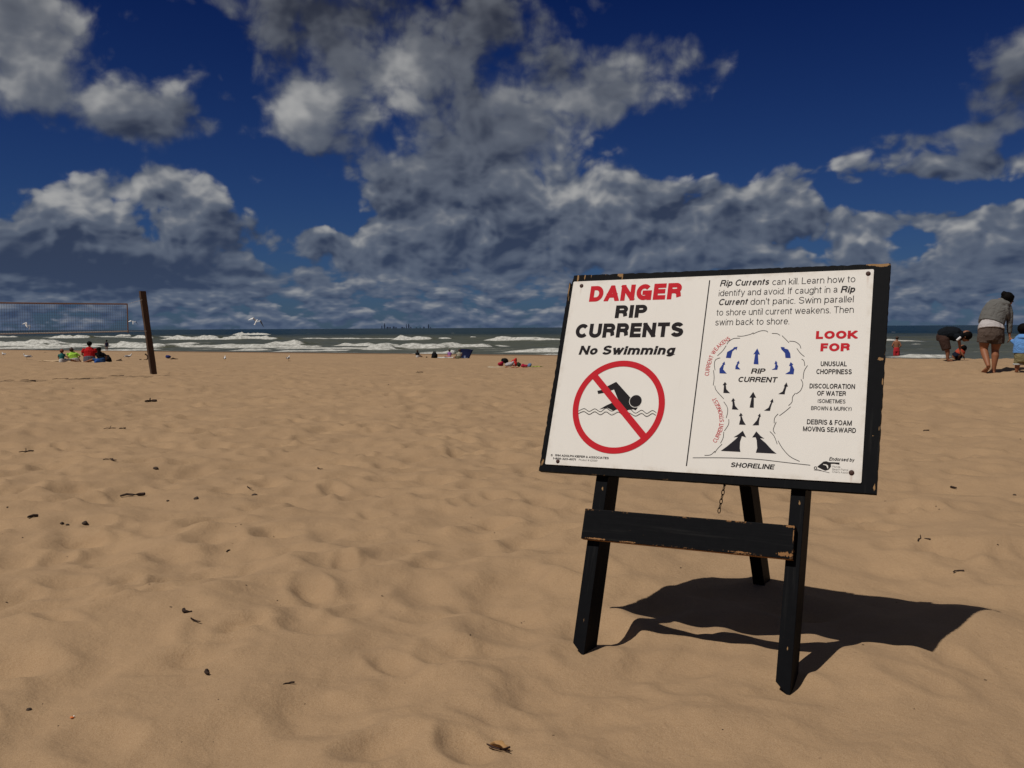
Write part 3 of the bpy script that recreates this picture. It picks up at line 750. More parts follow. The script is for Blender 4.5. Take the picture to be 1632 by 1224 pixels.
    sub('prohibition_bar', flat_mesh([[(.1164-.004, .2771+.004), (.2962+.004, .0950-.004), (.3118+.004, .1095-.004), (.1312-.004, .2919+.004)]], .0007), RED)
    sw = [(.1378,.2389),(.1551,.2429),(.1683,.2540),(.1957,.2689),(.2499,.2178),(.2479,.2053),(.2570,.1914),(.2700,.1890),(.2752,.1883),(.2700,.1800),(.2615,.1832),(.2420,.1795),(.2154,.1830),(.1985,.1770),(.1781,.1857),(.1532,.1797),(.1734,.1928),(.1923,.2022),(.2089,.2133),(.1918,.2442),(.1621,.2329),(.1423,.2288)]
    sub('swimmer_figure', flat_mesh([sw], .0004), BLK)
    sub('swimmer_head', flat_mesh([[(.2664+.0186*math.cos(2*math.pi*k/28), .2093+.0186*math.sin(2*math.pi*k/28)) for k in range(28)]], .00055), BLK)
    sub('swimmer_head_outline', line_mesh([(.2664+.0200*math.cos(R(a)), .2093+.0200*math.sin(R(a))) for a in range(150, 330, 10)], .0016, .00050), ink('white ink', (.72, .69, .62)))
    w1 = spline([(.0852,.1723),(.1028,.1808),(.1209,.1726),(.1382,.181),(.158,.1726),(.1746,.1840),(.1941,.1755),(.2140,.1839),(.2330,.1740),(.2509,.1830),(.2703,.1713),(.2885,.181),(.3056,.1716),(.3219,.1808),(.3349,.1743)], 8)
    w2 = spline([(.0865,.1644),(.1042,.1711),(.1224,.1626),(.1397,.1714),(.1594,.1627),(.1764,.1721),(.196,.1631),(.2164,.1725),(.2330,.1630),(.2510,.1705),(.2716,.1619),(.2899,.1705),(.3068,.1619),(.3231,.1711),(.3342,.1663)], 8)
    gap = [tuple((a+b)/2 for a, b in zip(p, q)) for p, q in zip(w1, w2)]
    sub('wave_gap', line_mesh(gap, .0052, .00042), bpy.data.materials['white ink'])
    sub('wave_line', line_mesh(w1, .0018, .00052), BLK); sub('wave_line', line_mesh(w2, .0018, .00052), BLK)
    # rip current diagram
    OUT = {'a1':[(0.5512,0.4143),(0.567,0.4137),(0.5887,0.419),(0.5974,0.4244)],'a2':[(0.596,0.4197),(0.6101,0.4267),(0.6226,0.43),(0.6337,0.4287),(0.6383,0.4251)],'a3':[(0.6499,0.421),(0.6651,0.42),(0.6734,0.4148)],'a4':[(0.6789,0.414),(0.6917,0.401),(0.7002,0.392)],'a5':[(0.7008,0.397),(0.7169,0.3949),(0.7299,0.3852),(0.7342,0.3748)],'a6':[(0.723,0.3749),(0.7334,0.361),(0.7453,0.3507)],'a7':[(0.7383,0.3431),(0.7449,0.3381),(0.7484,0.323)],'a8':[(0.7556,0.3242),(0.7478,0.3071),(0.7467,0.2845)],'a9':[(0.7409,0.2837),(0.7471,0.2695),(0.7423,0.2508),(0.731,0.2405)],'a10':[(0.7294,0.2431),(0.7223,0.2317),(0.7217,0.2168),(0.7132,0.2062)],'a11':[(0.7193,0.203),(0.7049,0.1885),(0.6909,0.1763)],'a12':[(0.687,0.1817),(0.6786,0.1692),(0.6784,0.1544)],'a13':[(0.6837,0.1583),(0.679,0.1433),(0.678,0.1333),(0.684,0.124)],'a14':[(0.6689,0.13),(0.6811,0.1177),(0.6916,0.0951)],'a15':[(0.6932,0.1047),(0.7063,0.0842),(0.7285,0.0618),(0.7548,0.0496)],'b1':[(0.5601,0.4074),(0.5415,0.4064),(0.5291,0.3985),(0.5233,0.3886)],'b2':[(0.5218,0.3846),(0.5132,0.3687),(0.499,0.3528)],'b3':[(0.5079,0.3468),(0.4953,0.3408),(0.4929,0.3269),(0.4967,0.3084)],'b4':[(0.4922,0.3083),(0.4964,0.2855),(0.4962,0.262)],'b5':[(0.5008,0.2613),(0.5068,0.2466),(0.5309,0.2219)],'b6':[(0.5318,0.2131),(0.5433,0.1972),(0.5459,0.182),(0.5436,0.1649)],'b7':[(0.5513,0.1613),(0.552,0.1462),(0.5422,0.127)],'b8':[(0.5407,0.1243),(0.5406,0.1062),(0.5346,0.0902)],'b9':[(0.5395,0.0882),(0.5265,0.0719),(0.5214,0.0612)],'b10':[(0.5215,0.0671),(0.5099,0.0554),(0.4928,0.053)],}
    for k, p in OUT.items(): sub('outline_stroke', line_mesh(spline(p, 5), .0016), GRY)
    sub('shoreline_stroke', line_mesh(spline([(.4594,.0440),(.5279,.0478),(.6011,.0500),(.6552,.0489),(.6907,.0464),(.7362,.0434),(.7832,.0406)], 4), .0017), GRY)
    ARR = {'d1':[(0.5379,0.0683),(0.5546,0.0825),(0.5744,0.1021),(0.5826,0.111),(0.5701,0.1093),(0.5836,0.1192),(0.5942,0.1294),(0.6053,0.1101),(0.5931,0.114),(0.5893,0.0971),(0.5903,0.0786),(0.5931,0.0681)],'d2':[(0.6357,0.068),(0.6384,0.0809),(0.6351,0.1028),(0.6314,0.1119),(0.6219,0.1111),(0.6317,0.129),(0.6445,0.1161),(0.6556,0.1092),(0.6433,0.1098),(0.6602,0.0966),(0.6792,0.0774),(0.6921,0.0679)],'e1':[(0.5817,0.1469),(0.5842,0.1624),(0.5829,0.1725),(0.579,0.1717),(0.5835,0.1816),(0.59,0.1739),(0.5865,0.1734),(0.5925,0.1589),(0.6008,0.1468)],'e2':[(0.6195,0.146),(0.63,0.1602),(0.6349,0.1734),(0.6316,0.174),(0.6377,0.1817),(0.6403,0.1721),(0.6379,0.1713),(0.6365,0.1585),(0.6372,0.147)],'f1':[(0.5575,0.1911),(0.558,0.2053),(0.5563,0.2148),(0.553,0.2147),(0.5575,0.2248),(0.5641,0.218),(0.5612,0.2172),(0.5656,0.2017),(0.5762,0.1905)],'f2':[(0.6476,0.1899),(0.6593,0.1984),(0.6653,0.2155),(0.6623,0.2169),(0.669,0.2257),(0.6713,0.2145),(0.6685,0.2141),(0.6654,0.2005),(0.6642,0.1896)],'g1':[(0.6069,0.1978),(0.6097,0.2274),(0.6036,0.2269),(0.6128,0.2446),(0.6226,0.2273),(0.6162,0.2272),(0.6184,0.1977)],'h1':[(0.528,0.2396),(0.5278,0.2528),(0.5276,0.2625),(0.5238,0.2632),(0.5292,0.273),(0.5358,0.2657),(0.5326,0.2645),(0.5354,0.251),(0.5473,0.2392)],'h2':[(0.6827,0.2392),(0.694,0.2469),(0.6984,0.262),(0.6962,0.2628),(0.7027,0.2738),(0.7075,0.2618),(0.7037,0.2614),(0.7009,0.2482),(0.7002,0.2388)],'i1':[(0.5108,0.299),(0.5094,0.3132),(0.518,0.3282),(0.5154,0.3286),(0.5222,0.3353),(0.5247,0.3251),(0.5213,0.3259),(0.5201,0.3113),(0.5319,0.2984)],'i2':[(0.5554,0.3119),(0.5553,0.3213),(0.5599,0.3311),(0.5576,0.3315),(0.5637,0.3382),(0.566,0.3288),(0.5634,0.3292),(0.5616,0.3205),(0.5703,0.3112)],'i3':[(0.6583,0.311),(0.6672,0.3161),(0.6677,0.3276),(0.6648,0.3284),(0.6679,0.3384),(0.6731,0.3311),(0.6711,0.3295),(0.6756,0.3219),(0.674,0.3111)],'i4':[(0.6969,0.2984),(0.7085,0.3068),(0.7095,0.322),(0.7055,0.3228),(0.7092,0.3342),(0.7168,0.327),(0.7141,0.3251),(0.7207,0.3126),(0.7197,0.2978)],'j1':[(0.5248,0.3468),(0.5268,0.3646),(0.5427,0.3745),(0.5452,0.3793),(0.5552,0.3808),(0.5528,0.3701),(0.5494,0.3745),(0.5416,0.3666),(0.5391,0.346)],'j2':[(0.6064,0.3278),(0.6081,0.3586),(0.6031,0.3574),(0.6128,0.3754),(0.6221,0.3566),(0.6162,0.3574),(0.6203,0.327)],'j3':[(0.6938,0.3465),(0.6913,0.3611),(0.6827,0.37),(0.6804,0.3727),(0.678,0.3797),(0.6892,0.3785),(0.6887,0.375),(0.6993,0.3719),(0.7058,0.3603),(0.7083,0.3461)],}
    for k, p in ARR.items(): sub('arrow', flat_mesh([p], .0005), BLU if k[0] in 'ij' else DRK)
    lg = [(.8018,.0380),(.8162,.0522),(.8232,.0538),(.8305,.0515),(.8398,.0518),(.8573,.0519),(.8571,.0462),(.8447,.0478),(.8354,.0473),(.8364,.0400),(.8317,.0316),(.8226,.0279),(.8165,.0300),(.8031,.0362)]
    sub('emblem', flat_mesh([lg], .0004), BLK)
    sub('emblem_map', flat_mesh([[(.8155,.0454),(.8238,.0450),(.8287,.0421),(.8297,.0358),(.8287,.0333),(.8267,.0363),(.8240,.0418),(.8160,.0438)]], .0006), bpy.data.materials['white ink'])
    sub('emblem_ring', line_mesh(arc(.7972, .0337, .0034, .0034, 90, 450, 20), .0018), BLK)
    sub('emblem_line', line_mesh([(.7930,.0280),(.8132,.0267),(.8334,.0229)], .0010), GRY)
    sub('emblem_line', line_mesh([(.7985,.0300),(.8040,.0300),(.8200,.0250)], .0010), GRY)
    # screws
    rust = plain('rusty screw', (.045, .016, .009), .6, .5, 300, .0006)
    for x, y, rr in ((.0307, .5937, .0066), (.0417, .0112, .0062), (.9000, .5967, .0068), (.8887, .0264, .0072)):
        m_ = MB(); ns = 18; vs = [(x, y, .0030)]
        for r_, z in ((rr*.6, .0027), (rr*.93, .0016), (rr, -.0008)): vs += [(x+r_*math.cos(2*math.pi*k/ns), y+r_*math.sin(2*math.pi*k/ns), z) for k in range(ns)]
        fs = [(0, 1+k, 1+(k+1) % ns) for k in range(ns)]+[(1+q*ns+k, 1+(q+1)*ns+k, 1+(q+1)*ns+(k+1) % ns, 1+q*ns+(k+1) % ns) for q in range(2) for k in range(ns)]
        put(m_.add(vs, fs).build('screw', rust, root, True))
    # front legs, crossbar
    def beveled(x0, x1, y0, y1, z0, z1, b=.0018):
        m_ = MB(); c = ((x0+x1)/2, (y0+y1)/2, (z0+z1)/2); dx, dy, dz = (x1-x0)/2, (y1-y0)/2, (z1-z0)/2
        bm = bmesh.new(); bmesh.ops.create_cube(bm, size=2)
        for v_ in bm.verts: v_.co = (v_.co.x*dx+c[0], v_.co.y*dy+c[1], v_.co.z*dz+c[2])
        bmesh.ops.bevel(bm, geom=list(bm.edges), offset=b, segments=2, affect='EDGES', profile=.6)
        bm.verts.ensure_lookup_table(); bm.verts.index_update()
        m_.add([tuple(v_.co) for v_ in bm.verts], [tuple(q.index for q in f_.verts) for f_ in bm.faces]); bm.free(); return m_
    def rough_wood(mb, seed, a=.0006):
        mb.v = [tuple(Vector(p)+mnoise.noise_vector(Vector(p)*18+Vector((seed, 0, 0)))*a) for p in mb.v]; return mb
    for x0, x1, yb in ((.1640, .2025, -.545), (.7330, .7720, -.562)):
        m = painted_wood('worn black leg paint', (x0, x1, yb, .58), .0022, .26, [((x0+x1)/2+.006, -.06, .004, .012, .7), ((x0+x1)/2+.004, -.44, .003, .010, .6)], (90, 5, 60))
        lm = beveled(x0, x1, yb, .58, -.1115, -.0228)
        lm.v = [(x, y if y > yb+.01 else yb+.93*(x1-x)+.38*(-.0228-z)+(y-yb), z) for x, y, z in lm.v]
        put(rough_wood(lm, x0).build('leg', m, root))
    m = painted_wood('worn black crossbar paint', (.1516, .7557, -.2150, -.1250), .0065, .50,
        [(.735, -.203, .030, .008, .75), (.62, -.209, .05, .004, .6), (.742, -.128, .014, .004, .9), (.2, -.211, .04, .003, .8), (.163, -.128, .012, .003, .5), (.30, -.211, .03, .0025, .7), (.753, -.15, .002, .02, .8)], (3, 70, 40), True)
    put(rough_wood(beveled(.1516, .7557, -.2150, -.1250, -.0225, -.0025, .0022), 2).build('crossbar', m, root))
    put(beveled(.2022, .7333, .50, .585, -.062, -.024).build('top_rail', m, root))
    # rear prop leg, hinged to the top rail
    F = at(1214, 931); T_ = SP(.478, .545, -.085); F = F+(F-T_).normalized()*.07
    ax = (T_-F).normalized(); sx = (EX-ax*EX.dot(ax)).normalized(); sy = ax.cross(sx); L = (T_-F).length
    mbx = beveled(-.020, .020, 0, L, -.0425, .0425); o_ = mbx.build('rear_leg', painted_wood('worn black rear leg paint', (-.020, .020, 0, L), .002, .2, None, (90, 5, 60)), root)
    o_.matrix_local = rootinv @ Matrix(((sx.x, ax.x, sy.x, F.x), (sx.y, ax.y, sy.y, F.y), (sx.z, ax.z, sy.z, F.z), (0, 0, 0, 1)))
    steel = plain('rusted chain', (.03, .017, .010), .55, .4, 200, 0, .4, .6)
    hg = MB().box((.478, .592, -.060), (.07, .03, .004)).box((.478, .586, -.075), (.07, .004, .03)); put(hg.build('hinge', steel, root))
    # loose end of a chain hanging behind the board
    def on(px, py, w):
        d = rt*((px-816)/1481)+up*((612-py)/1481)+fw; o0 = Vector((0, 0, CAM_Z)); return o0+d*((SO+EZ*w-o0).dot(EZ)/d.dot(EZ))
    a = on(1154.5, 774, -.10); b = on(1145.5, 817, -.145); d = (b-a); stp = d.length/6.0; d.normalize(); cm = MB(); k = -9
    while k < 6:
        c = a+d*stp*(k+.5); tw = R(20 if k % 2 else 95); s1 = (EX*math.cos(tw)+EZ*math.sin(tw)); s1 = (s1-d*s1.dot(d)).normalized()
        pts = [c+d*(stp*.62*math.sin(t))*1.0+s1*(stp*.30*math.cos(t)) for t in [2*math.pi*q/14 for q in range(14)]]
        for q in range(14):
            p, p2 = pts[q], pts[(q+1) % 14]; cm.loft([(*p, .00125), (*p2, .00125)], 6, tuple(s1.cross(d)), False)
        k += 1
    o_ = cm.build('chain', steel, root, True); o_.matrix_local = rootinv
    return root
build_sign()

# ------------------------------------------------------------------ beach poles and net
wood_pole = None
def build_pole():
    n = NT('weathered post wood'); o = n.obj(); g = noi(vm('MULTIPLY', o, (30, 30, 1.6)), 1.0, 6, .65)
    n.set(Base_Color=mixc(g, (.040, .026, .018), (.125, .080, .055)), Roughness=.85, Specular_IOR_Level=.1); n.bump(g, .006, 1)
    F = at(245, 597); F = Vector((F.x, F.y, F.z)); T = Vector((F.x-.16, F.y-.10, F.z+1.84))
    root = empty('net_post', F, 0, 'weathered square wooden post leaning left at the right end of the net', 'post')
    for a, b, nm in ((-.25, 1.0, 'post'),):
        m = MB(); P = []; rot = R(38)
        for t in np.linspace(a, b, 14):
            c = (T-F)*t; w = .058*(1+.03*math.sin(t*9)); r = rot
            P.append([(c.x+w*1.414*math.cos(r+k*math.pi/2+math.pi/4)+.002*math.sin(31*t+k), c.y+w*1.414*math.sin(r+k*math.pi/2+math.pi/4), c.z) for k in range(4)])
        v = [q for r in P for q in r]; f = [(4*i+k, 4*i+(k+1) % 4, 4*i+4+(k+1) % 4, 4*i+4+k) for i in range(13) for k in range(4)]+[(3, 2, 1, 0), (52, 53, 54, 55)]
        m.add(v, f).build('shaft', n.m, root)
    m = MB().box(tuple((T-F)*.93+Vector((-.08, -.02, 0))), (.03, .03, .012)); m.build('rope_cleat', plain('cleat steel', (.2, .2, .2), .5), root)
    return root, F, T
post, PF, PT = build_pole()
def build_net():
    dR = 19.5; A = Vector(((205.5-816)/1481*dR, dR, 0)); B = Vector((-.4835*dR, .877*dR, 0)); d = (B-A).normalized()
    zt, zb = CAM_Z+41*dR/1481, CAM_Z-2.2*dR/1481; L = 8.2
    root = empty('volleyball_net', (A.x, A.y, float(base_h(A.x, A.y))), 0, 'faded brown volleyball net strung low across the left edge of the beach', 'net')
    o = root.location
    strand = plain('net cord', (.10, .080, .072), .9); band = plain('net tape', (.30, .19, .14), .8); rope = plain('net bottom cord', (.55, .50, .44), .9)
    def P(s, z): return A+d*s+Vector((0, 0, z))-o
    def sag(s): return .035*math.sin(math.pi*min(1, s/L))
    m = MB()
    k = 0.0
    while k < L:
        j = .006*math.sin(k*37)
        m.loft([(*P(k, zt-sag(k)), .0019), (*P(k+j, (zt+zb)/2), .0019), (*P(k, zb-sag(k)), .0019)], 3, (0, 0, 1) if False else tuple(d), False); k += .05
    for q in range(1, 10):
        z = zb+(zt-zb)*q/10; pts = [(*P(s, z-sag(s)+.004*math.sin(s*13+q)), .0018) for s in np.linspace(0, L, 20)]
        m.loft(pts, 3, (0, 0, 1), False)
    tag(m.build('mesh', strand, root), kind='stuff')
    m = MB(); m.loft([(*P(s, zt-sag(s)), .015, .005) for s in np.linspace(0, L, 20)], 6, (0, 0, 1), False); m.build('top_tape', band, root)
    m = MB(); m.loft([(*P(s, zb-sag(s)), .012, .006) for s in np.linspace(0, L, 20)], 6, (0, 0, 1), False); m.build('bottom_cord', rope, root)
    m = MB(); m.loft([(*P(0, zt+.01), .016, .006), (*P(0, zb-.035), .016, .006)], 6, tuple(d), False); m.build('side_tape', band, root)
    T2 = PF.lerp(PT, .90); m = MB(); m.loft([(*P(0, zt), .003), (*(T2-o), .003)], 5, (0, 0, 1), False); m.build('rope', rope, root)
    T3 = PF.lerp(PT, .52); m = MB(); m.loft([(*P(0, zb), .003), (*(T3-o), .003)], 5, (0, 0, 1), False); m.build('rope', rope, root)
    E = A+d*(L+.5); zg = ground(E.x, E.y)
    p2 = empty('net_post', (E.x, E.y, zg), 0, 'straight upright wooden post holding the left end of the net', 'post')
    MB().box((0, 0, .7), (.115, .115, 1.9)).build('shaft', bpy.data.materials['weathered post wood'], p2)
    m = MB(); m.loft([(*P(L, zt), .003), (*(E+Vector((0, 0, zg+1.55))-o), .003)], 5, (0, 0, 1), False); m.build('rope', rope, root)
build_net()

# ------------------------------------------------------------------ people
SKIN = lambda nm, c: plain(nm, c, .55, .10, 9, 0, .25)
skin_tan = SKIN('tanned skin', (.25, .100, .048)); skin_lt = SKIN('fair skin', (.36, .19, .12)); skin_dk = SKIN('deep tanned skin', (.20, .085, .045))
hair_dk = plain('dark hair', (.0035, .0026, .0022), .7, .3, 60, .004, .06); hair_red = plain('auburn hair', (.16, .040, .018), .6, .3, 60); hair_br = plain('brown hair', (.045, .022, .012), .6, .3, 60)
eye_m = plain('eye', (.02, .015, .012), .2, .05)
def cloth(nm, c, s=16, var=.16, bump=.006):
    n = NT(nm); o = n.obj(); f = noi(o, s, 4, .6); w = noi(o, s*.45, 3, .6, 1.2)
    n.set(Base_Color=mixc(f, tuple(k*(1-var) for k in c), tuple(min(.9, k*(1+var)) for k in c)), Roughness=.9, Specular_IOR_Level=.1)
    n.bump(w, bump*5, 1.0); return n.m
def person(name_loc, label, group=None, face=None):
    d = Vector((name_loc.x, name_loc.y)); az = math.atan2(d.x, d.y)
    return empty('person', name_loc, -az if face is None else face, label, 'person', group)
def hand(mb, w, d, side, s=1.0, curl=.5, n=6):
    """palm, four curled fingers of different lengths and a thumb; w wrist, d direction, side towards the thumb"""
    d = Vector(d).normalized(); side = Vector(side); side = (side-d*side.dot(d)).normalized(); nrm = d.cross(side); w = Vector(w)
    p1 = w+d*.085*s
    mb.loft([(*w, .022*s, .018*s), (*(w+d*.03*s), .034*s, .016*s), (*p1, .038*s, .014*s)], 8, tuple(side))
    for k, L in enumerate((.072, .080, .075, .058)):
        b = p1+side*(.028-.019*k)*s-d*.01*s; q = [b]
        dd = d.copy()
        for j in range(3):
            dd = (Matrix.Rotation(curl*.45, 3, side) @ dd).normalized(); q.append(q[-1]+dd*L*s*(.45, .32, .23)[j])
        mb.loft([(*p, r*s) for p, r in zip(q, (.0095, .009, .008, .0068))], n, tuple(side))
    t0 = w+d*.025*s+side*.025*s; t1 = t0+(d*.6+side*.75).normalized()*.035*s; t2 = t1+(d*.9+side*.2+nrm*.3*curl).normalized()*.032*s
    mb.loft([(*t0, .013*s), (*t1, .0105*s), (*t2, .0085*s)], n, tuple(nrm))
def foot(mb, heel, toe, s=1.0, up_=(0, 0, 1)):
    heel, toe = Vector(heel), Vector(toe); u = Vector(up_); L = (toe-heel).length; d = (toe-heel)/L; side = d.cross(u).normalized(); u = side.cross(d)
    mb.loft([(*(heel+d*.02+u*.03*s), .028*s, .030*s), (*(heel+d*L*.3+u*.036*s), .030*s, .036*s), (*(heel+d*L*.62+u*.022*s), .042*s, .022*s), (*(heel+d*L*.80+u*.014*s), .044*s, .014*s)], 10, tuple(side))
    for k in range(5):
        b = heel+d*L*(.80-.015*k)+side*(-.032+.0165*k)*s+u*.012*s; e = b+d*(L*.17-.006*k*s); r = (.0125, .0095, .009, .0085, .008)[k]*s
        mb.loft([(*b, r*1.1), (*e, r)], 6, tuple(side))
def head_shape(mb, c, r, look, upv=(0, 0, 1)):
    """skull, jaw, nose and ears; returns eye positions"""
    c = Vector(c); f = Vector(look).normalized(); u = Vector(upv); s = f.cross(u).normalized(); u = s.cross(f)
    M = Matrix((s, f, u)).transposed()
    def L(x, y, z): return c+M @ Vector((x*r, y*r, z*r))
    def E(p, q, n=12):
        k = MB().ell((0, 0, 0), tuple(a*r for a in q), n=n, m=8); mb.add([M @ Vector(v)+p for v in k.v], k.f)
    E(L(0, -.12, .18), (.80, .98, .95)); E(L(0, .18, -.30), (.62, .70, .72)); E(L(0, .45, -.72), (.34, .34, .26))
    E(L(0, .93, -.12), (.11, .20, .24), 8); E(L(0, .80, -.50), (.26, .12, .08), 8)
    for k in (-1, 1): E(L(.80*k, -.02, -.12), (.08, .20, .26), 8)
    return [L(.32*k, .80, .06) for k in (-1, 1)]
def eyes(P, r, parent):
    for p in P: MB().ell(tuple(p), (r*.12,)*3, n=8, m=6).build('eye', eye_m, parent, True)

def build_woman():
    F = at(1583, 592); px = F.y/1481; pc = px*math.cos(math.atan2(F.x, F.y))
    r = person(F, 'woman in grey sweatshirt and brown shorts walking barefoot, holding a toddler by the hand')
    def W(x, y, d=0.0): return ((x-1583)*pc, d, (592.5-y)*px)
    def PL(L, n=12, right=(1, 0, 0)): return [(*W(x, y, d), a, b) for x, y, d, a, b in L]
    body = MB()
    body.loft(PL([(1578, 531, .0, .165, .125), (1578, 521, .01, .160, .115), (1581, 508, .05, .135, .10), (1586, 494, .11, .150, .105), (1589.5, 483.5, .15, .165, .10), (1594, 479, .17, .10, .075)]))
    body.loft(PL([(1594.5, 480, .17, .060, .060), (1599.5, 473.5, .21, .055, .055)]))
    ep = head_shape(body, W(1603.8, 473.2, .24), .105, (.55, .62, -.55))
    # arms
    body.loft(PL([(1574.5, 482.5, .14, .052, .052), (1569, 490, .12, .046, .046), (1565, 497, .09, .038, .038), (1561.8, 505, .10, .033, .033), (1560, 512.5, .13, .024, .026)], right=(0, 1, 0)))
    hand(body, W(1560, 512.5, .13), (-.02, .10, -1), (.2, 1, 0), .95, .7)
    body.loft(PL([(1603.5, 485.5, .17, .052, .052), (1606.3, 496, .16, .045, .045), (1607, 507, .15, .038, .038), (1607.2, 518, .15, .032, .032), (1607.4, 530, .15, .023, .025)], right=(0, 1, 0)))
    hand(body, W(1607.4, 530, .15), (.05, -.02, -1), (0, 1, 0), .95, .8)
    # legs: left one pushing off, right one standing
    body.loft(PL([(1570, 528, .0, .100, .105), (1567.5, 540, -.01, .088, .092), (1567, 552.5, .0, .062, .068), (1569, 560, -.05, .060, .062), (1572, 569, -.12, .050, .052), (1575, 578.5, -.20, .034, .038)]))
    hl, tl = Vector(W(1576.3, 580.5, -.235)), Vector(W(1566.5, 591.2, -.10)); foot(body, hl, tl, .95, (.10, .9, .35))
    body.loft(PL([(1586, 528, .02, .100, .105), (1587, 541, .04, .086, .092), (1585, 554, .05, .060, .066), (1585.5, 563, .02, .060, .062), (1584.6, 575, .0, .042, .044), (1583.3, 586.5, .0, .032, .036)]))
    foot(body, W(1583.2, 592.6, -.045), W(1585.5, 592.6, .19), .95)
    b = body.fused('body', skin_tan, r, .0075, 2); eyes(ep, .105, r)
    # hair: cap and bun
    h = MB(); c = Vector(W(1602.6, 471.2, .215)); h.ell(c, (.103, .112, .105), (R(-25), R(20), 0), 14, 10); h.ell(Vector(W(1605.5, 469.5, .27)), (.085, .07, .06), n=12)
    h.ell(Vector(W(1597.8, 465.2, .19)), (.056, .056, .050), n=12); h.ell(Vector(W(1596.8, 461.8, .19)), (.026, .03, .022), n=8); h.ell(Vector(W(1594.9, 466.5, .18)), (.022, .03, .03), n=8)
    h.ell(Vector(W(1600, 463.4, .20)), (.020, .03, .026), n=8)
    h.fused('hair', hair_dk, r, .009, 1)
    grey = cloth('grey sweatshirt', (.115, .112, .104)); t = Garment()
    t.loft(PL([(1578.3, 511.5, .03, .198, .145), (1579.5, 508, .05, .20, .145), (1583, 497, .10, .195, .145), (1587, 487, .14, .200, .135), (1590, 481.8, .165, .165, .115), (1594.5, 478, .18, .085, .08)]))
    t.ell(Vector(W(1594.5, 478.6, .12)), (.13, .08, .05), (R(20), R(10), 0))
    t.ell(Vector(W(1602.5, 492, .13)), (.05, .11, .15), (0, R(-8), 0), 10)
    t.loft(PL([(1575.5, 482.5, .14, .072, .07), (1569, 490, .12, .064, .064), (1564.8, 497.5, .09, .054, .056), (1561.9, 505, .10, .048, .05), (1560.3, 511, .125, .040, .042)], right=(0, 1, 0)))
    t.loft(PL([(1602.5, 485.8, .17, .072, .07), (1606.3, 496, .16, .062, .062), (1607, 507, .15, .054, .056), (1607.2, 517, .15, .046, .048), (1607.4, 527, .15, .038, .04)], right=(0, 1, 0)))
    t.fused('sweatshirt', grey, r, .009, 2)
    u = Garment(); u.loft(PL([(1578, 521.5, .0, .210, .158), (1578, 516, .02, .202, .152), (1579, 509, .04, .17, .13)])); u.fused('undershirt', cloth('white undershirt', (.40, .37, .36)), r, .010, 1)
    s_ = Garment(); s_.loft(PL([(1578, 539, .0, .15, .135), (1578, 531, .0, .205, .15), (1578, 521, .01, .20, .145), (1578, 517, .02, .18, .13)]))
    s_.loft(PL([(1569.0, 527, .0, .120, .135), (1567.6, 536, .0, .116, .128), (1566.8, 542.5, .0, .112, .122)])); s_.loft(PL([(1587.0, 527, .02, .120, .135), (1588.0, 536, .03, .116, .128), (1588.3, 543.5, .04, .110, .122)]))
    s_.fused('shorts', cloth('brown grey shorts', (.085, .062, .050)), r, .009, 2)
    return r
build_woman()
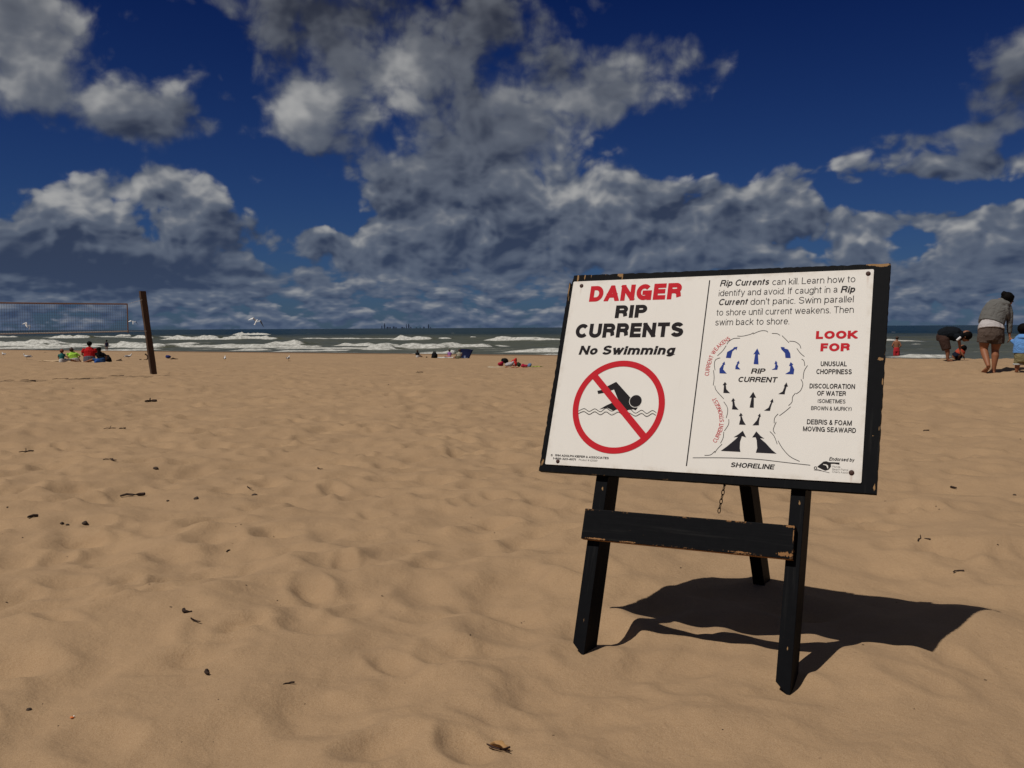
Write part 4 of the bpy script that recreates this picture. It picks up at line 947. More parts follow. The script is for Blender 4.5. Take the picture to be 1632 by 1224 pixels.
def build_toddler():
    F = at(1622, 594); px = F.y/1481; pc = px*math.cos(math.atan2(F.x, F.y))
    r = person(F, 'toddler in a light blue hooded jacket and khaki shorts holding the hand of a woman')
    def W(x, y, d=0.0): return ((x-1622)*pc, d, (594.5-y)*px)
    def PL(L): return [(*W(x, y, d), a, b) for x, y, d, a, b in L]
    b = MB(); b.loft(PL([(1629, 572, 0, .10, .085), (1629, 560, 0, .095, .08), (1629, 545, .01, .10, .075), (1629, 539, .02, .08, .06)])); b.loft(PL([(1629, 538, .02, .04, .04), (1629.5, 533, .03, .04, .04)]))
    ep = head_shape(b, W(1629.5, 526.5, .05), .090, (.15, 1, -.35))
    b.loft(PL([(1621, 539, .02, .03, .03), (1614, 545.5, .04, .026, .026), (1610.2, 541.5, .09, .018, .02)])); hand(b, W(1610.2, 541.8, .09), (-.35, .4, .9), (0, 1, .3), .55, .7, 5)
    b.loft(PL([(1637, 540, .02, .03, .03), (1642, 550, .03, .026, .026), (1642.5, 559, .06, .018, .02)])); hand(b, W(1642.5, 559, .06), (0, .1, -1), (0, 1, 0), .55, .5, 5)
    for x, d, dz in ((1620.5, 0.0, 0), (1636.5, .10, 0)):
        b.loft(PL([(x+3.5 if x < 1629 else x-3, 571, d*.4, .055, .055), (x+1, 581, d*.7, .042, .042), (x, 588, d, .034, .036), (x, 592, d, .026, .028)])); foot(b, W(x-.3, 594.8, d-.03), W(x-1.2, 594.8, d+.10), .62)
    b.fused('body', skin_tan, r, .007, 2); eyes(ep, .09, r)
    MB().ell(Vector(W(1629.5, 524.8, .035)), (.092, .098, .092), n=14, m=10).build('hair', hair_dk, r, True)
    j = Garment(); j.loft(PL([(1629, 563.5, 0, .145, .115), (1629, 555, 0, .14, .11), (1629, 545, .01, .125, .10), (1629, 538.5, .02, .09, .075)]))
    j.ell(Vector(W(1629.5, 538.5, -.03)), (.085, .06, .04)); j.loft(PL([(1622, 540, .02, .052, .05), (1615.5, 547, .04, .048, .046), (1611.5, 543.6, .08, .036, .036)])); j.loft(PL([(1636, 540, .02, .052, .05), (1642, 550, .03, .046, .046), (1642.5, 557, .05, .036, .036)]))
    j.fused('hooded_jacket', cloth('light blue jacket', (.105, .24, .50)), r, .008, 2)
    s_ = Garment(); s_.loft(PL([(1629, 577.5, 0, .11, .105), (1629, 571, 0, .125, .11), (1629, 564, 0, .125, .11)])); s_.loft(PL([(1623.5, 570, 0, .070, .075), (1621.8, 581, 0, .066, .07)])); s_.loft(PL([(1634.5, 570, .03, .070, .075), (1636, 581, .06, .066, .07)]))
    s_.fused('shorts', cloth('khaki shorts', (.19, .165, .085)), r, .009, 1)
    for x, d in ((1621.6, 0), (1636.2, .065)):
        k = MB(); k.loft(PL([(x, 582.5, d, .071, .074), (x, 580.2, d, .071, .074)]), 12, (1, 0, 0), False); k.build('shorts_hem', cloth('pale hem', (.42, .42, .40)), r, True)
build_toddler()
def build_boy():
    F = at(1511, 574); px = F.y/1481; pc = px*math.cos(math.atan2(F.x, F.y))
    r = person(F, 'boy in a dark T-shirt and brown shorts bending over double towards the sand')
    def W(x, y, d=0.0): return ((x-1511)*pc, d, (574-y)*px)
    def PL(L): return [(*W(x, y, d), a, b) for x, y, d, a, b in L]
    b = MB(); b.loft(PL([(1503.5, 537, 0, .12, .13), (1508, 531, 0, .13, .13), (1516, 529.5, 0, .14, .12), (1524, 531.5, 0, .14, .12), (1529, 533, 0, .08, .08)]), 14, (0, 1, 0))
    b.loft(PL([(1529, 533, 0, .05, .05), (1533, 534, 0, .05, .05)]), 14, (0, 1, 0)); ep = head_shape(b, W(1538.5, 534.5, 0), .115, (.55, .1, -.85), (.85, 0, .5))
    for d in (-.13, .13):
        b.loft(PL([(1504.5, 540, d*.8, .085, .085), (1507.5, 551, d*.9, .062, .065), (1510, 560, d, .048, .05), (1510, 570, d, .032, .034)])); foot(b, W(1508.8, 574.3, d), W(1520, 574.3, d), .9)
        b.loft(PL([(1526, 536, d*1.2, .042, .042), (1528.5, 546, d*1.1, .034, .034), (1529.5, 556, d, .022, .024)])); hand(b, W(1529.5, 556, d), (.15, 0, -1), (0, 1 if d > 0 else -1, 0), .8, .6, 5)
    b.fused('body', skin_dk, r, .010, 2); eyes(ep, .11, r)
    MB().ell(Vector(W(1540, 533.2, 0)), (.115, .11, .105), n=14, m=10).build('hair', hair_dk, r, True)
    t = Garment(); t.loft(PL([(1503.5, 532.5, 0, .155, .165), (1509, 530, 0, .165, .165), (1517, 530, 0, .185, .16), (1524, 532.2, 0, .175, .165), (1528.5, 533.6, 0, .12, .12)]), 14, (0, 1, 0))
    for d in (-.16, .16): t.loft(PL([(1525, 535, d, .075, .075), (1527, 541.5, d, .062, .062)]))
    t.fused('t_shirt', cloth('black t-shirt', (.006, .008, .011)), r, .012, 2)
    k = MB(); k.loft(PL([(1529.6, 536.0, -.235, .016, .026), (1524.4, 540.6, -.245, .014, .024)]), 8, (0, 1, 0)); k.build('sleeve_trim', cloth('white trim', (.6, .6, .6)), r, True)
    s_ = Garment(); s_.loft(PL([(1503.5, 536, 0, .165, .16), (1504, 541, 0, .16, .17)]))
    for d in (-.13, .13): s_.loft(PL([(1504, 541, d*.7, .115, .115), (1508.5, 556, d*.95, .098, .098)]))
    s_.fused('shorts', cloth('dark brown shorts', (.040, .022, .017)), r, .012, 2)
build_boy()
def build_crouching():
    F = at(1527, 573.6); px = F.y/1481; pc = px*math.cos(math.atan2(F.x, F.y))
    r = person(F, 'small child in an orange red top crouching low beside the bending boy')
    def W(x, y, d=0.0): return ((x-1527)*pc, d, (572-y)*px)
    def PL(L): return [(*W(x, y, d), a, b) for x, y, d, a, b in L]
    b = MB(); b.loft(PL([(1523.5, 567.5, 0, .085, .09), (1527, 563, 0, .08, .085), (1530.5, 559.5, 0, .075, .08)]), 14, (0, 1, 0)); b.loft(PL([(1530.5, 559, 0, .035, .035), (1533, 556.5, 0, .035, .035)])); ep = head_shape(b, W(1534.3, 554.3, 0), .078, (.7, .1, -.7), (.7, 0, .7))
    for d in (-.07, .07):
        b.loft(PL([(1523.5, 567.5, d, .045, .045), (1529.5, 566.2, d*1.3, .036, .036), (1526.5, 570.2, d*1.3, .022, .022)])); foot(b, W(1525.2, 572.1, d*1.3), W(1531.5, 572.1, d*1.3), .55)
        b.loft(PL([(1531, 560, d*1.2, .026, .026), (1534.5, 564, d*1.2, .022, .022), (1536.5, 569, d, .015, .016)])); hand(b, W(1536.5, 568.7, d), (.1, 0, -1), (0, 1, 0), .45, .4, 5)
    b.fused('body', skin_tan, r, .008, 1); eyes(ep, .075, r)
    MB().ell(Vector(W(1534.9, 553.2, 0)), (.078, .08, .072), n=12).build('hair', hair_dk, r, True)
    t = Garment(); t.loft(PL([(1527, 563.2, 0, .10, .105), (1531, 559.3, 0, .095, .10)]), 14, (0, 1, 0)); t.fused('top', cloth('orange red top', (.36, .055, .030)), r, .010, 1)
    s_ = Garment(); s_.loft(PL([(1522.5, 568.2, 0, .115, .12), (1526.5, 564.6, 0, .105, .11)])); s_.fused('shorts', cloth('navy shorts', (.008, .010, .020)), r, .010, 1)
build_crouching()
def build_wader():
    yy = 63.0; xx = (1429-816)/1481*yy; F = Vector((xx, yy, WATER_Z-.42)); px = yy/1481; pc = px*math.cos(math.atan2(xx, yy))
    r = person(F, 'bare chested man in red swim shorts wading in the shallow water with hands on hips')
    base = 519.6+(CAM_Z-F.z)/px
    def W(x, y, d=0.0): return ((x-1429)*pc, d, (base-y)*px)
    def PL(L): return [(*W(x, y, d), a, b) for x, y, d, a, b in L]
    b = MB(); b.loft(PL([(1429, 560, 0, .17, .12), (1429, 555, 0, .165, .11), (1429, 549, 0, .18, .12), (1429, 545.5, 0, .21, .11), (1429, 543.8, 0, .10, .08)])); b.loft(PL([(1429, 544, 0, .055, .055), (1429.3, 542, 0, .055, .055)]))
    ep = head_shape(b, W(1429.5, 539.8, .02), .11, (.1, 1, -.1))
    for k in (-1, 1):
        b.loft(PL([(1429+k*4.3, 546, 0, .055, .055), (1429+k*7.0, 551.5, -.05, .045, .045), (1429+k*4.2, 555.3, .03, .034, .036)])); hand(b, W(1429+k*4.2, 555.3, .03), (-k*.8, .5, -.3), (0, 0, 1), 1, .6, 5)
        b.loft(PL([(1429+k*2.3, 561, 0, .09, .095), (1429+k*2.3, 570, 0, .06, .062), (1429+k*2.3, base-3, 0, .035, .038)])); foot(b, W(1429+k*2.3, base, -.05), W(1429+k*2.3, base, .2), 1)
    b.fused('body', skin_tan, r, .014, 2); eyes(ep, .11, r)
    MB().ell(Vector(W(1429.5, 539.0, .0)), (.105, .11, .105), n=12).build('hair', hair_br, r, True)
    s_ = Garment(); s_.loft(PL([(1429, 561, 0, .20, .15), (1429, 556, 0, .185, .135)]))
    for k in (-1, 1): s_.loft(PL([(1429+k*2.3, 560, 0, .12, .125), (1429+k*2.5, 568, 0, .115, .12)]))
    s_.fused('swim_shorts', cloth('red swim shorts', (.40, .025, .030)), r, .014, 1)
build_wader()
def sitter(px, py, h, label, hair, top, bottom, skin, lean=0.0, group=None, legs=(.6, .8), build=1.0, longhair=False, turn=0.0, reach=None):
    """a seated figure seen from behind; h = height from seat to crown in metres"""
    F = at(px, py); r = person(F, label, group); r.rotation_euler.z += turn; s = h/.88
    def V(x, y, z): return (x*s, y*s, z*s)
    b = MB(); w = build
    b.loft([(*V(0, 0, .10), .15*s*w, .12*s), (*V(lean*.3, .02, .28), .13*s*w, .10*s), (*V(lean*.7, .05, .48), .16*s*w, .11*s), (*V(lean, .07, .58), .11*s*w, .08*s)])
    b.loft([(*V(lean, .07, .58), .05*s, .05*s), (*V(lean*1.1, .09, .67), .05*s, .05*s)]); hr = .108*s*(1.25 if h < .6 else 1.0); ep = head_shape(b, V(lean*1.2, .11, .765), hr, (lean*.8, 1, -.25))
    lx, ly = legs
    for k in (-1, 1):
        b.loft([(*V(k*.09, .03, .09), .08*s, .08*s), (*V(k*.13+lx*.45, ly*.5, .20), .062*s, .062*s), (*V(k*.08+lx, ly, .06), .036*s, .038*s)])
        a = Vector(V(k*.08+lx, ly, .0)); foot(b, a, a+Vector((lx*.3, ly*.3, 0)).normalized()*.22*s+Vector((0, 0, .02)), s)
        e = (k*.225*w, .05, .36) if k < 0 or reach is None else (reach*.5, .15, .42)
        hnd = (k*.15*w, .28, .22) if k < 0 or reach is None else (reach, .35, .30)
        b.loft([(*V(lean+k*.18*w, .06, .53), .05*s, .05*s), (*V(*e), .042*s, .042*s), (*V(*hnd), .028*s, .028*s)]); hand(b, V(*hnd), (0, .3, -.5) if k < 0 or reach is None else (1, .3, 0), (k, 0, 0), s*.95, .3, 5)
    b.fused('body', skin, r, .016*max(s, .7), 2); eyes(ep, .105*s, r)
    hm = MB().ell(V(lean*1.2, .085, .79), (hr*1.02, hr*1.06, hr), n=12)
    if longhair: hm.loft([(*V(lean*1.1, .0, .74), .09*s, .05*s), (*V(lean*.9, -.05, .60), .10*s, .04*s), (*V(lean*.8+.05, -.09, .45), .08*s, .03*s)])
    hm.fused('hair', hair, r, .016*s, 1)
    t = Garment(); t.loft([(*V(0, 0, .15), .185*s*w, .15*s), (*V(lean*.3, .02, .30), .17*s*w, .14*s), (*V(lean*.7, .05, .47), .195*s*w, .14*s), (*V(lean, .06, .575), .12*s*w, .10*s)])
    for k in (-1, 1):
        e = (k*.215*w, .06, .40) if k < 0 or reach is None else (reach*.42, .13, .44)
        t.loft([(*V(lean+k*.17*w, .06, .53), .07*s, .07*s), (*V(*e), .058*s, .058*s)])
    t.fused('top', top, r, .016*s, 1)
    q = Garment(); q.loft([(*V(0, 0, .0), .19*s*w, .16*s), (*V(0, 0, .09), .19*s*w, .16*s), (*V(0, .0, .20), .18*s*w, .15*s)])
    for k in (-1, 1): q.loft([(*V(k*.09, .03, .10), .10*s, .10*s), (*V(k*.13+lx*.40, ly*.44, .20), .082*s, .082*s)])
    q.fused('shorts', bottom, r, .016*s, 1)
    return r
C_ = cloth
GL1 = 'family sitting together on the beach at the left'
navy = C_('navy cloth', (.012, .014, .035)); white_c = C_('white cloth', (.50, .48, .45)); blackc = C_('black cloth', (.007, .007, .008))
sitter(98.5, 577.8, .47, 'small red haired child in a teal vest at the left end of the seated family', hair_red, C_('teal vest', (.020, .12, .11)), white_c, skin_lt, .02, GL1, (.9, .35), .95, reach=.45)
sitter(118.5, 577, .54, 'child in a bright lime green T-shirt sitting between the red haired child and the man', hair_br, C_('lime green shirt', (.34, .62, .07)), white_c, skin_tan, -.12, GL1, (.25, .75), 1.5)
sitter(142.5, 577, .80, 'broad man in a red T-shirt seated with his back to us in the family group', hair_dk, C_('red shirt', (.40, .012, .014)), C_('grey blue shorts', (.11, .105, .13)), skin_lt, .02, GL1, (.1, .85), 1.28)
sitter(162, 578, .56, 'long haired woman in black sitting at the right of the man in red', hair_dk, blackc, C_('blue jeans', (.025, .065, .16)), skin_tan, -.12, GL1, (-.85, .35), 1.15, True, R(-12))
GM = 'people sitting close to the waterline in the middle'
sitter(665.5, 570, .44, 'person in a black top sitting on a white towel near the waterline', hair_br, blackc, white_c, skin_tan, .0, GM, (.5, .6), 1.1)
sitter(716.5, 570, .50, 'child in a purple and pink top beside the navy beach shelter', hair_br, C_('purple pink top', (.26, .12, .30)), C_('pink bottoms', (.40, .16, .14)), skin_lt, .0, GM, (-.6, .6), .95)
sitter(731.5, 571, .54, 'person in a pale khaki shirt leaning against the navy beach shelter', hair_br, C_('pale khaki shirt', (.30, .28, .22)), C_('olive shorts', (.12, .11, .07)), skin_lt, .05, GM, (-.5, .6), 1.2)
def build_child_in_surf():
    yy = 92.0; xx = (171-816)/1481*yy; F = Vector((xx, yy, WATER_Z-.12)); r = person(F, 'small dark figure standing in the foam at the water edge beyond the seated family')
    b = MB(); b.loft([(0, 0, .55, .11, .09), (0, 0, .75, .12, .08), (0, 0, .88, .10, .07)]); b.loft([(0, 0, .88, .04, .04), (0, .01, .97, .04, .04)]); ep = head_shape(b, (0, .02, 1.06), .095, (0, 1, -.1))
    for k in (-1, 1):
        b.loft([(k*.06, 0, .56, .06, .06), (k*.07, 0, .3, .042, .042), (k*.07, 0, .06, .028, .03)]); foot(b, (k*.07, -.03, .0), (k*.07, .15, .0), .8)
        b.loft([(k*.13, 0, .86, .035, .035), (k*.18, 0, .68, .028, .028), (k*.17, .04, .52, .02, .02)]); hand(b, (k*.17, .04, .52), (0, .1, -1), (0, 1, 0), .7, .4, 5)
    b.fused('body', skin_dk, r, .016, 1); MB().ell((0, .0, 1.08), (.095, .1, .09), n=10).build('hair', hair_dk, r, True); eyes(ep, .09, r)
    t = Garment(); t.loft([(0, 0, .50, .13, .11), (0, 0, .75, .14, .10), (0, 0, .88, .12, .08)]); t.fused('swimsuit', navy, r, .018, 1)
build_child_in_surf()

# ------------------------------------------------------------------ towels, bags, beach gear
def towel(px, py, w, l, m, label, rz=0.0, group=None, parent=None):
    F = at(px, py); n1, n2 = 14, 10; mb = MB(); v = []
    for i in range(n1):
        for j in range(n2):
            x, y = (i/(n1-1)-.5)*w, (j/(n2-1)-.5)*l; c, s = math.cos(rz), math.sin(rz); X_, Y_ = x*c-y*s, x*s+y*c
            v.append((X_, Y_, ground(F.x+X_, F.y+Y_)-F.z+.018+.012*math.sin(i*1.9+j*.8)))
    mb.add(v, [(i*n2+j, (i+1)*n2+j, (i+1)*n2+j+1, i*n2+j+1) for i in range(n1-1) for j in range(n2-1)])
    o = mb.build('beach_towel', m, None, True); o.location = F; sd = o.modifiers.new('thick', 'SOLIDIFY'); sd.thickness = .008
    return tag(o, label, 'towel', group)
towel(125, 576.8, 2.4, 1.5, C_('tan blanket', (.50, .36, .22)), 'tan beach blanket under the seated family')
towel(721, 570.3, 1.9, 1.2, white_c, 'white towel spread under the child in purple')
def lump(px, py, shapes, nm, m, label, cat, group=None, voxel=.02, seed=0):
    F = at(px, py); mb = MB()
    for c, r_, ro in shapes: mb.ell(c, r_, ro, 14, 10)
    mb.v = [tuple(Vector(p)+mnoise.noise_vector(Vector(p)*7+Vector((seed, 3, 1)))*.03) for p in mb.v]
    o = mb.fused(nm, m, None, voxel, 1); o.location = F; o.rotation_euler = (0, 0, -math.atan2(F.x, F.y)); return tag(o, label, cat, group)
def bag(px, py, w, d, h, m, label, strap=True):
    F = at(px, py); r = empty('bag', F, -math.atan2(F.x, F.y), label, 'bag')
    mb = MB(); mb.loft([(0, 0, h*.10, w*.5, d*.5), (0, 0, h*.45, w*.52, d*.52), (.01, 0, h*.8, w*.42, d*.4), (.02, 0, h*.95, w*.25, d*.2)], 12)
    mb.v = [tuple(Vector(p)+mnoise.noise_vector(Vector(p)*9+Vector((px, 0, 0)))*.035) for p in mb.v]; mb.fused('pouch', m, r, max(.012, h*.05), 1)
    if strap:
        k = MB(); k.loft([(-w*.3, 0, h*.8, .012, .02), (-w*.15, .03, h*1.15, .012, .02), (w*.18, .03, h*1.12, .012, .02), (w*.3, 0, h*.75, .012, .02)], 6, (0, 1, 0), False); k.build('strap', m, r, True)
    return r
bag(171, 576.6, .34, .26, .24, blackc, 'black bag lying right of the long haired woman')
bag(155.5, 578.4, .22, .18, .12, C_('royal blue cloth', (.02, .07, .25)), 'small blue bag in front of the long haired woman')
bag(692.5, 570.6, .36, .30, .34, blackc, 'black backpack standing alone near the waterline')
bag(679.8, 569.6, .09, .09, .07, blackc, 'tiny dark bag between the person in black and the backpack', False)
def shelter():
    F = at(742, 570.6); r = empty('beach_shelter', F, -math.atan2(F.x, F.y), 'navy blue low beach shelter opening towards the lake', 'beach shelter'); s = 1.0
    nv = C_('navy shelter cloth', (.007, .010, .035)); n = 8; v = []; f = []
    for i in range(n+1):
        t = i/n; x = -.31+t*.52; z1 = .56+.03*math.sin(t*math.pi)-.06*t
        for j in range(n+1):
            q = j/n; v.append((x+q*.14*(t-.1)*2.0, .35*math.sin(q*1.4)-.02*math.sin(t*9+q*4), q*z1))
    for i in range(n):
        for j in range(n): a = i*(n+1)+j; f.append((a, a+n+1, a+n+2, a+1))
    o = MB().add(v, f).build('canopy', nv, r, True); sd = o.modifiers.new('thick', 'SOLIDIFY'); sd.thickness = .012
    for x, xt in ((-.31, -.335), (.21, .46)):
        MB().loft([(x, .0, 0, .008), (xt, .35, .53, .008)], 6).build('pole', blackc, r)
    MB().box((-.05, -.03, .09), (.10, .05, .16)).build('side_pocket', C_('pale blue pocket', (.25, .30, .45)), r)
shelter()
# the heap of things on towels in the middle
redc = C_('red cloth', (.42, .022, .020)); crim = C_('crimson cloth', (.30, .012, .035)); greyc = C_('pale grey cloth', (.34, .31, .31)); orange = C_('orange cloth', (.52, .15, .07)); bluec = C_('faded blue cloth', (.09, .15, .25)); limec = C_('lime cloth', (.25, .27, .06))
GH = 'towels and bags heaped on the sand in the middle'
towel(800, 586.2, 1.0, .9, C_('pale towel', (.42, .36, .26)), 'pale towel under the left end of the heap', .1, GH)
towel(824, 587, .75, .8, orange, 'orange towel lying flat in front of the heap', -.1, GH)
towel(852, 584.5, .62, .5, limec, 'lime green towel lying flat at the right end of the heap', .2, GH)
lump(797.5, 583.6, [((0, 0, .10), (.12, .14, .10), (0, 0, .3)), ((.07, .0, .15), (.07, .1, .06), (0, .5, 0))], 'towel_bundle', crim, 'crimson bundled towel at the left end of the heap', 'towel', GH, .015, 1)
lump(805.5, 582.0, [((0, 0, .20), (.13, .12, .12), (0, 0, .3)), ((-.13, .0, .24), (.06, .07, .07), (0, .5, 0))], 'dark_clothes', blackc, 'dark clothes piled on the left of the heap', 'clothes', GH, .015, 2)
lump(811.5, 584.6, [((0, 0, .11), (.18, .14, .10), (0, -.15, .1)), ((.13, .0, .17), (.08, .09, .06), (0, -.5, 0))], 'folded_towel', greyc, 'pale grey rolled towel in the middle of the heap', 'towel', GH, .015, 3)
lump(820.5, 583.8, [((0, 0, .12), (.12, .14, .12), (0, 0, 0)), ((.03, .0, .26), (.06, .09, .12), (0, .25, 0)), ((-.08, .0, .24), (.11, .07, .045), (0, -.6, 0))], 'red_towel', redc, 'red towel propped up to a peak on the heap', 'towel', GH, .015, 4)
lump(818.0, 584.4, [((0, -.03, .23), (.045, .05, .025), (0, -.4, 0)), ((.04, -.05, .12), (.022, .04, .07), (0, 0, 0))], 'white_cap', white_c, 'small white cap resting against the red towel', 'cap', GH, .008, 5)
lump(827.0, 584.6, [((0, 0, .09), (.09, .12, .09), (0, .3, 0)), ((-.03, .02, .15), (.05, .07, .06), (0, .5, 0))], 'dark_bag', C_('dark green cloth', (.02, .028, .016)), 'dark green bag just right of the red towel', 'bag', GH, .012, 6)
lump(835.5, 586.0, [((0, 0, .055), (.15, .12, .055), (0, 0, 0)), ((-.06, .04, .10), (.06, .06, .035), (0, 0, 0))], 'dark_red_towel', crim, 'dark red towel lying low between the dark bag and the blue bag', 'towel', GH, .012, 7)
lump(843.8, 585.2, [((0, 0, .08), (.09, .10, .085), (0, 0, 0)), ((.03, .0, .12), (.05, .07, .05), (0, .4, 0))], 'blue_bag', bluec, 'faded blue bag at the right of the heap', 'bag', GH, .012, 8)
lump(268.2, 572.4, [((0, 0, .09), (.15, .13, .09), (0, 0, 0)), ((-.07, .0, .14), (.07, .08, .05), (0, 0, 0))], 'blue_bundle', C_('deep blue cloth', (.015, .022, .10)), 'small deep blue bundle lying on the sand right of the leaning post', 'bundle', None, .02, 9)
brownw = plain('driftwood', (.060, .035, .020), .9, .35, 14, .01)
def driftwood(px, py, pts, label, group=None, r0=.02):
    F = at(px, py, False); m = MB()
    for L in pts: m.loft([(x, y, z, r_) for x, y, z, r_ in L], 7)
    o = m.build('driftwood', brownw, None, True); o.location = F; o.rotation_euler = (0, 0, -math.atan2(F.x, F.y)); return tag(o, label, 'driftwood', group)
driftwood(276, 572.8, [[(-.12, 0, .02, .03), (0, 0, .06, .05), (.10, 0, .03, .03), (.24, 0, .02, .015)]], 'brown lump of driftwood just right of the blue bundle')
driftwood(234, 573.4, [[(0, 0, 0, .03), (.05, 0, .12, .035), (.02, 0, .22, .03), (-.06, 0, .30, .045)], [(-.28, 0, .02, .03), (-.36, 0, .02, .02)], [(.02, 0, .02, .02), (-.15, 0, .02, .012)]], 'crooked upright driftwood snag just left of the leaning post')
driftwood(190, 575.2, [[(-.12, 0, .02, .02), (.02, 0, .05, .03), (.10, 0, .09, .02)], [(-.1, -.02, .015, .02), (.12, -.02, .02, .02)]], 'dark driftwood piece between the family and the gull by the post')

# ------------------------------------------------------------------ gulls
gw = plain('white feathers', (.62, .60, .57), .7, .06, 20); gg = plain('grey feathers', (.24, .25, .27), .7, .1, 20); gb = plain('black wing tip', (.02, .02, .02), .7); gy = plain('yellow bill', (.5, .3, .05), .5)
def gull_standing():
    r = empty('gull', (0, 0, 0)); b = MB()
    b.loft([(-.24, 0, .155, .015, .02), (-.12, 0, .17, .055, .05), (0, 0, .185, .075, .07), (.10, 0, .205, .065, .06), (.15, 0, .26, .038, .036), (.165, 0, .305, .040, .036), (.185, 0, .325, .034, .03)], 10, (0, 1, 0))
    b.fused('body', gw, r, .010, 1)
    for k in (-1, 1):
        MB().ell((-.06, .062*k, .195), (.17, .020, .048), (0, R(8), 0), 10).build('wing', gg, r, True)
        MB().loft([(.02, .028*k, .13, .006), (.02, .028*k, .008, .005)], 6).ell((.035, .028*k, .006), (.03, .018, .006)).build('leg', gy, r)
    MB().ell((-.25, 0, .165), (.05, .015, .012)).build('tail', gb, r, True)
    MB().loft([(.21, 0, .322, .010), (.255, 0, .312, .004)], 6).build('bill', gy, r)
    return r
g0 = gull_standing()
GS = [(43.5, 573.8, 200, 1.0, 'white gull standing on the sand left of the seated family', 1), (205, 573.6, 20, 1.1, 'white gull standing just left of the leaning post', 1),
      (358.5, 575.5, 100, 1.0, 'white gull standing alone right of the leaning post', 1), (459.5, 575.0, 80, 1.0, 'white gull standing halfway between the post and the people in the middle', 1), (6, 568.5, 150, 1.0, 'white gull standing at the very left edge of the photo', 1)]
for i, (px, py, a, s, lab, _) in enumerate(GS):
    g = g0 if i == 0 else copy_tree(g0); g.location = at(px, py); g.rotation_euler = (0, 0, R(a)); g.scale = (s*.78,)*3; tag(g, lab, 'gull', 'gulls standing on the sand')
def gull_flying(px, py, dist, head, flap, bank, s, lab):
    d = rt*((px-816)/1481)+up*((612-py)/1481)+fw; P = Vector((0, 0, CAM_Z))+d*dist; r = empty('gull', P, 0, lab, 'gull', 'gulls flying over the water')
    r.rotation_euler = (bank, -.70, head); r.scale = (s,)*3
    MB().loft([(-.26, 0, 0, .03, .012), (-.14, 0, 0, .045, .035), (0, 0, 0, .065, .055), (.14, 0, .01, .05, .045), (.21, 0, .02, .036, .034), (.26, 0, .015, .012, .012)], 10, (0, 1, 0)).build('body', gw, r, True)
    for k in (-1, 1):
        e = (.05, k*.28, .17*flap); t = (-.06, k*.62, -.16+.05*k); c0, c1, c2, c3 = .11, .12, .085, .02; v = []
        for (x, y, z), c in (((.04, k*.04, .02), c0), (e, c1), (((e[0]+t[0])/2, (e[1]+t[1])/2, (e[2]+t[2])/2+.02), c2), (t, c3)):
            v += [(x+c*.6, y, z), (x-c*.2, y, z+.012), (x-c, y, z-.004), (x-c*.2, y, z-.008)]
        f = [(4*i+a, 4*i+(a+1) % 4, 4*i+4+(a+1) % 4, 4*i+4+a) for i in range(3) for a in range(4)]+[(12, 13, 14, 15)]
        MB().add(v, f).build('wing', gw if k > 0 else gg, r, False)  # one wing white, the other grey: lit and shaded sides put into colour
    MB().add([(-.24, .03, 0), (-.24, -.03, 0), (-.38, -.06, 0), (-.38, .06, 0), (-.24, 0, .012), (-.38, 0, .006)], [(0, 1, 2, 5, 3), (0, 3, 5, 4), (4, 5, 2, 1)]).build('tail', gw, r)
gull_flying(408.5, 512.5, 80, R(75), 1.25, R(28), 1.15, 'white gull gliding low over the breakers with drooping wings, right of the post')
gull_flying(42, 519.5, 75, R(150), 1.5, R(35), .85, 'pale gull flying behind the left part of the net')
gull_flying(212, 513.5, 85, R(110), .9, R(15), .75, 'small gull flying between the net and the leaning post')

# ------------------------------------------------------------------ far city
def build_city():
    m = plain('haze blue tower facade', (.048, .068, .115), .7, .1, .01, 0, .1); Dm = 50000.0  # distance haze is put into the blue base colour of the towers
    T = [(609.5, 519.0, 1.4), (613.8, 515.6, 1.9), (618.5, 520.6, 3.0), (622.5, 520.9, 2.4), (628.3, 520.2, 2.6), (632, 521.3, 2.4), (641.8, 521.0, 2.6), (645, 521.6, 1.6), (648.5, 516.8, 1.3), (652.2, 516.4, 2.0), (655.5, 520.6, 1.8), (664.5, 521.6, 1.8), (670.5, 521.5, 1.6), (676.4, 520.6, 2.2), (683.8, 517.0, 2.0), (687, 521, 1.4)]
    names = ['slim tower at the left end of the skyline', 'tallest tower of the far skyline, near its left end', 'low wide block right of the tallest tower', 'second low block right of the tallest tower', 'mid height block a third along the skyline', 'very low block beside the mid height block', 'low block left of the twin towers', 'thin low block touching the twin towers', 'left tower of the twin towers mid skyline', 'right tower of the twin towers mid skyline', 'low block right of the twin towers', 'faint low block between twin towers and the lone tower', 'second faint block before the lone tower', 'stepped low block just left of the lone tower', 'lone tall tower near the right end of the skyline', 'thin last block at the right end of the skyline']
    for (px, py, w), nm in zip(T, names):
        hz = 522.3-.0056*(px-816); h = (hz-py)*Dm/1481+1.5; W = w*Dm/1481; x = (px-816)/1481*Dm
        r = empty('skyscraper', (x, Dm, WATER_Z-2), 0, 'dark blue '+nm+' on the horizon', 'skyscraper', 'city skyline on the horizon')
        MB().box((0, 0, h*.36), (W, W, h*.72)).build('lower_block', m, r); MB().box((0, 0, h*.86), (W*.72, W*.72, h*.28)).build('upper_block', m, r)
        if h > 150: MB().box((-W*.15, 0, h*1.08), (W*.07, W*.07, h*.16)).box((W*.15, 0, h*1.06), (W*.07, W*.07, h*.12)).build('antenna', m, r)
build_city()

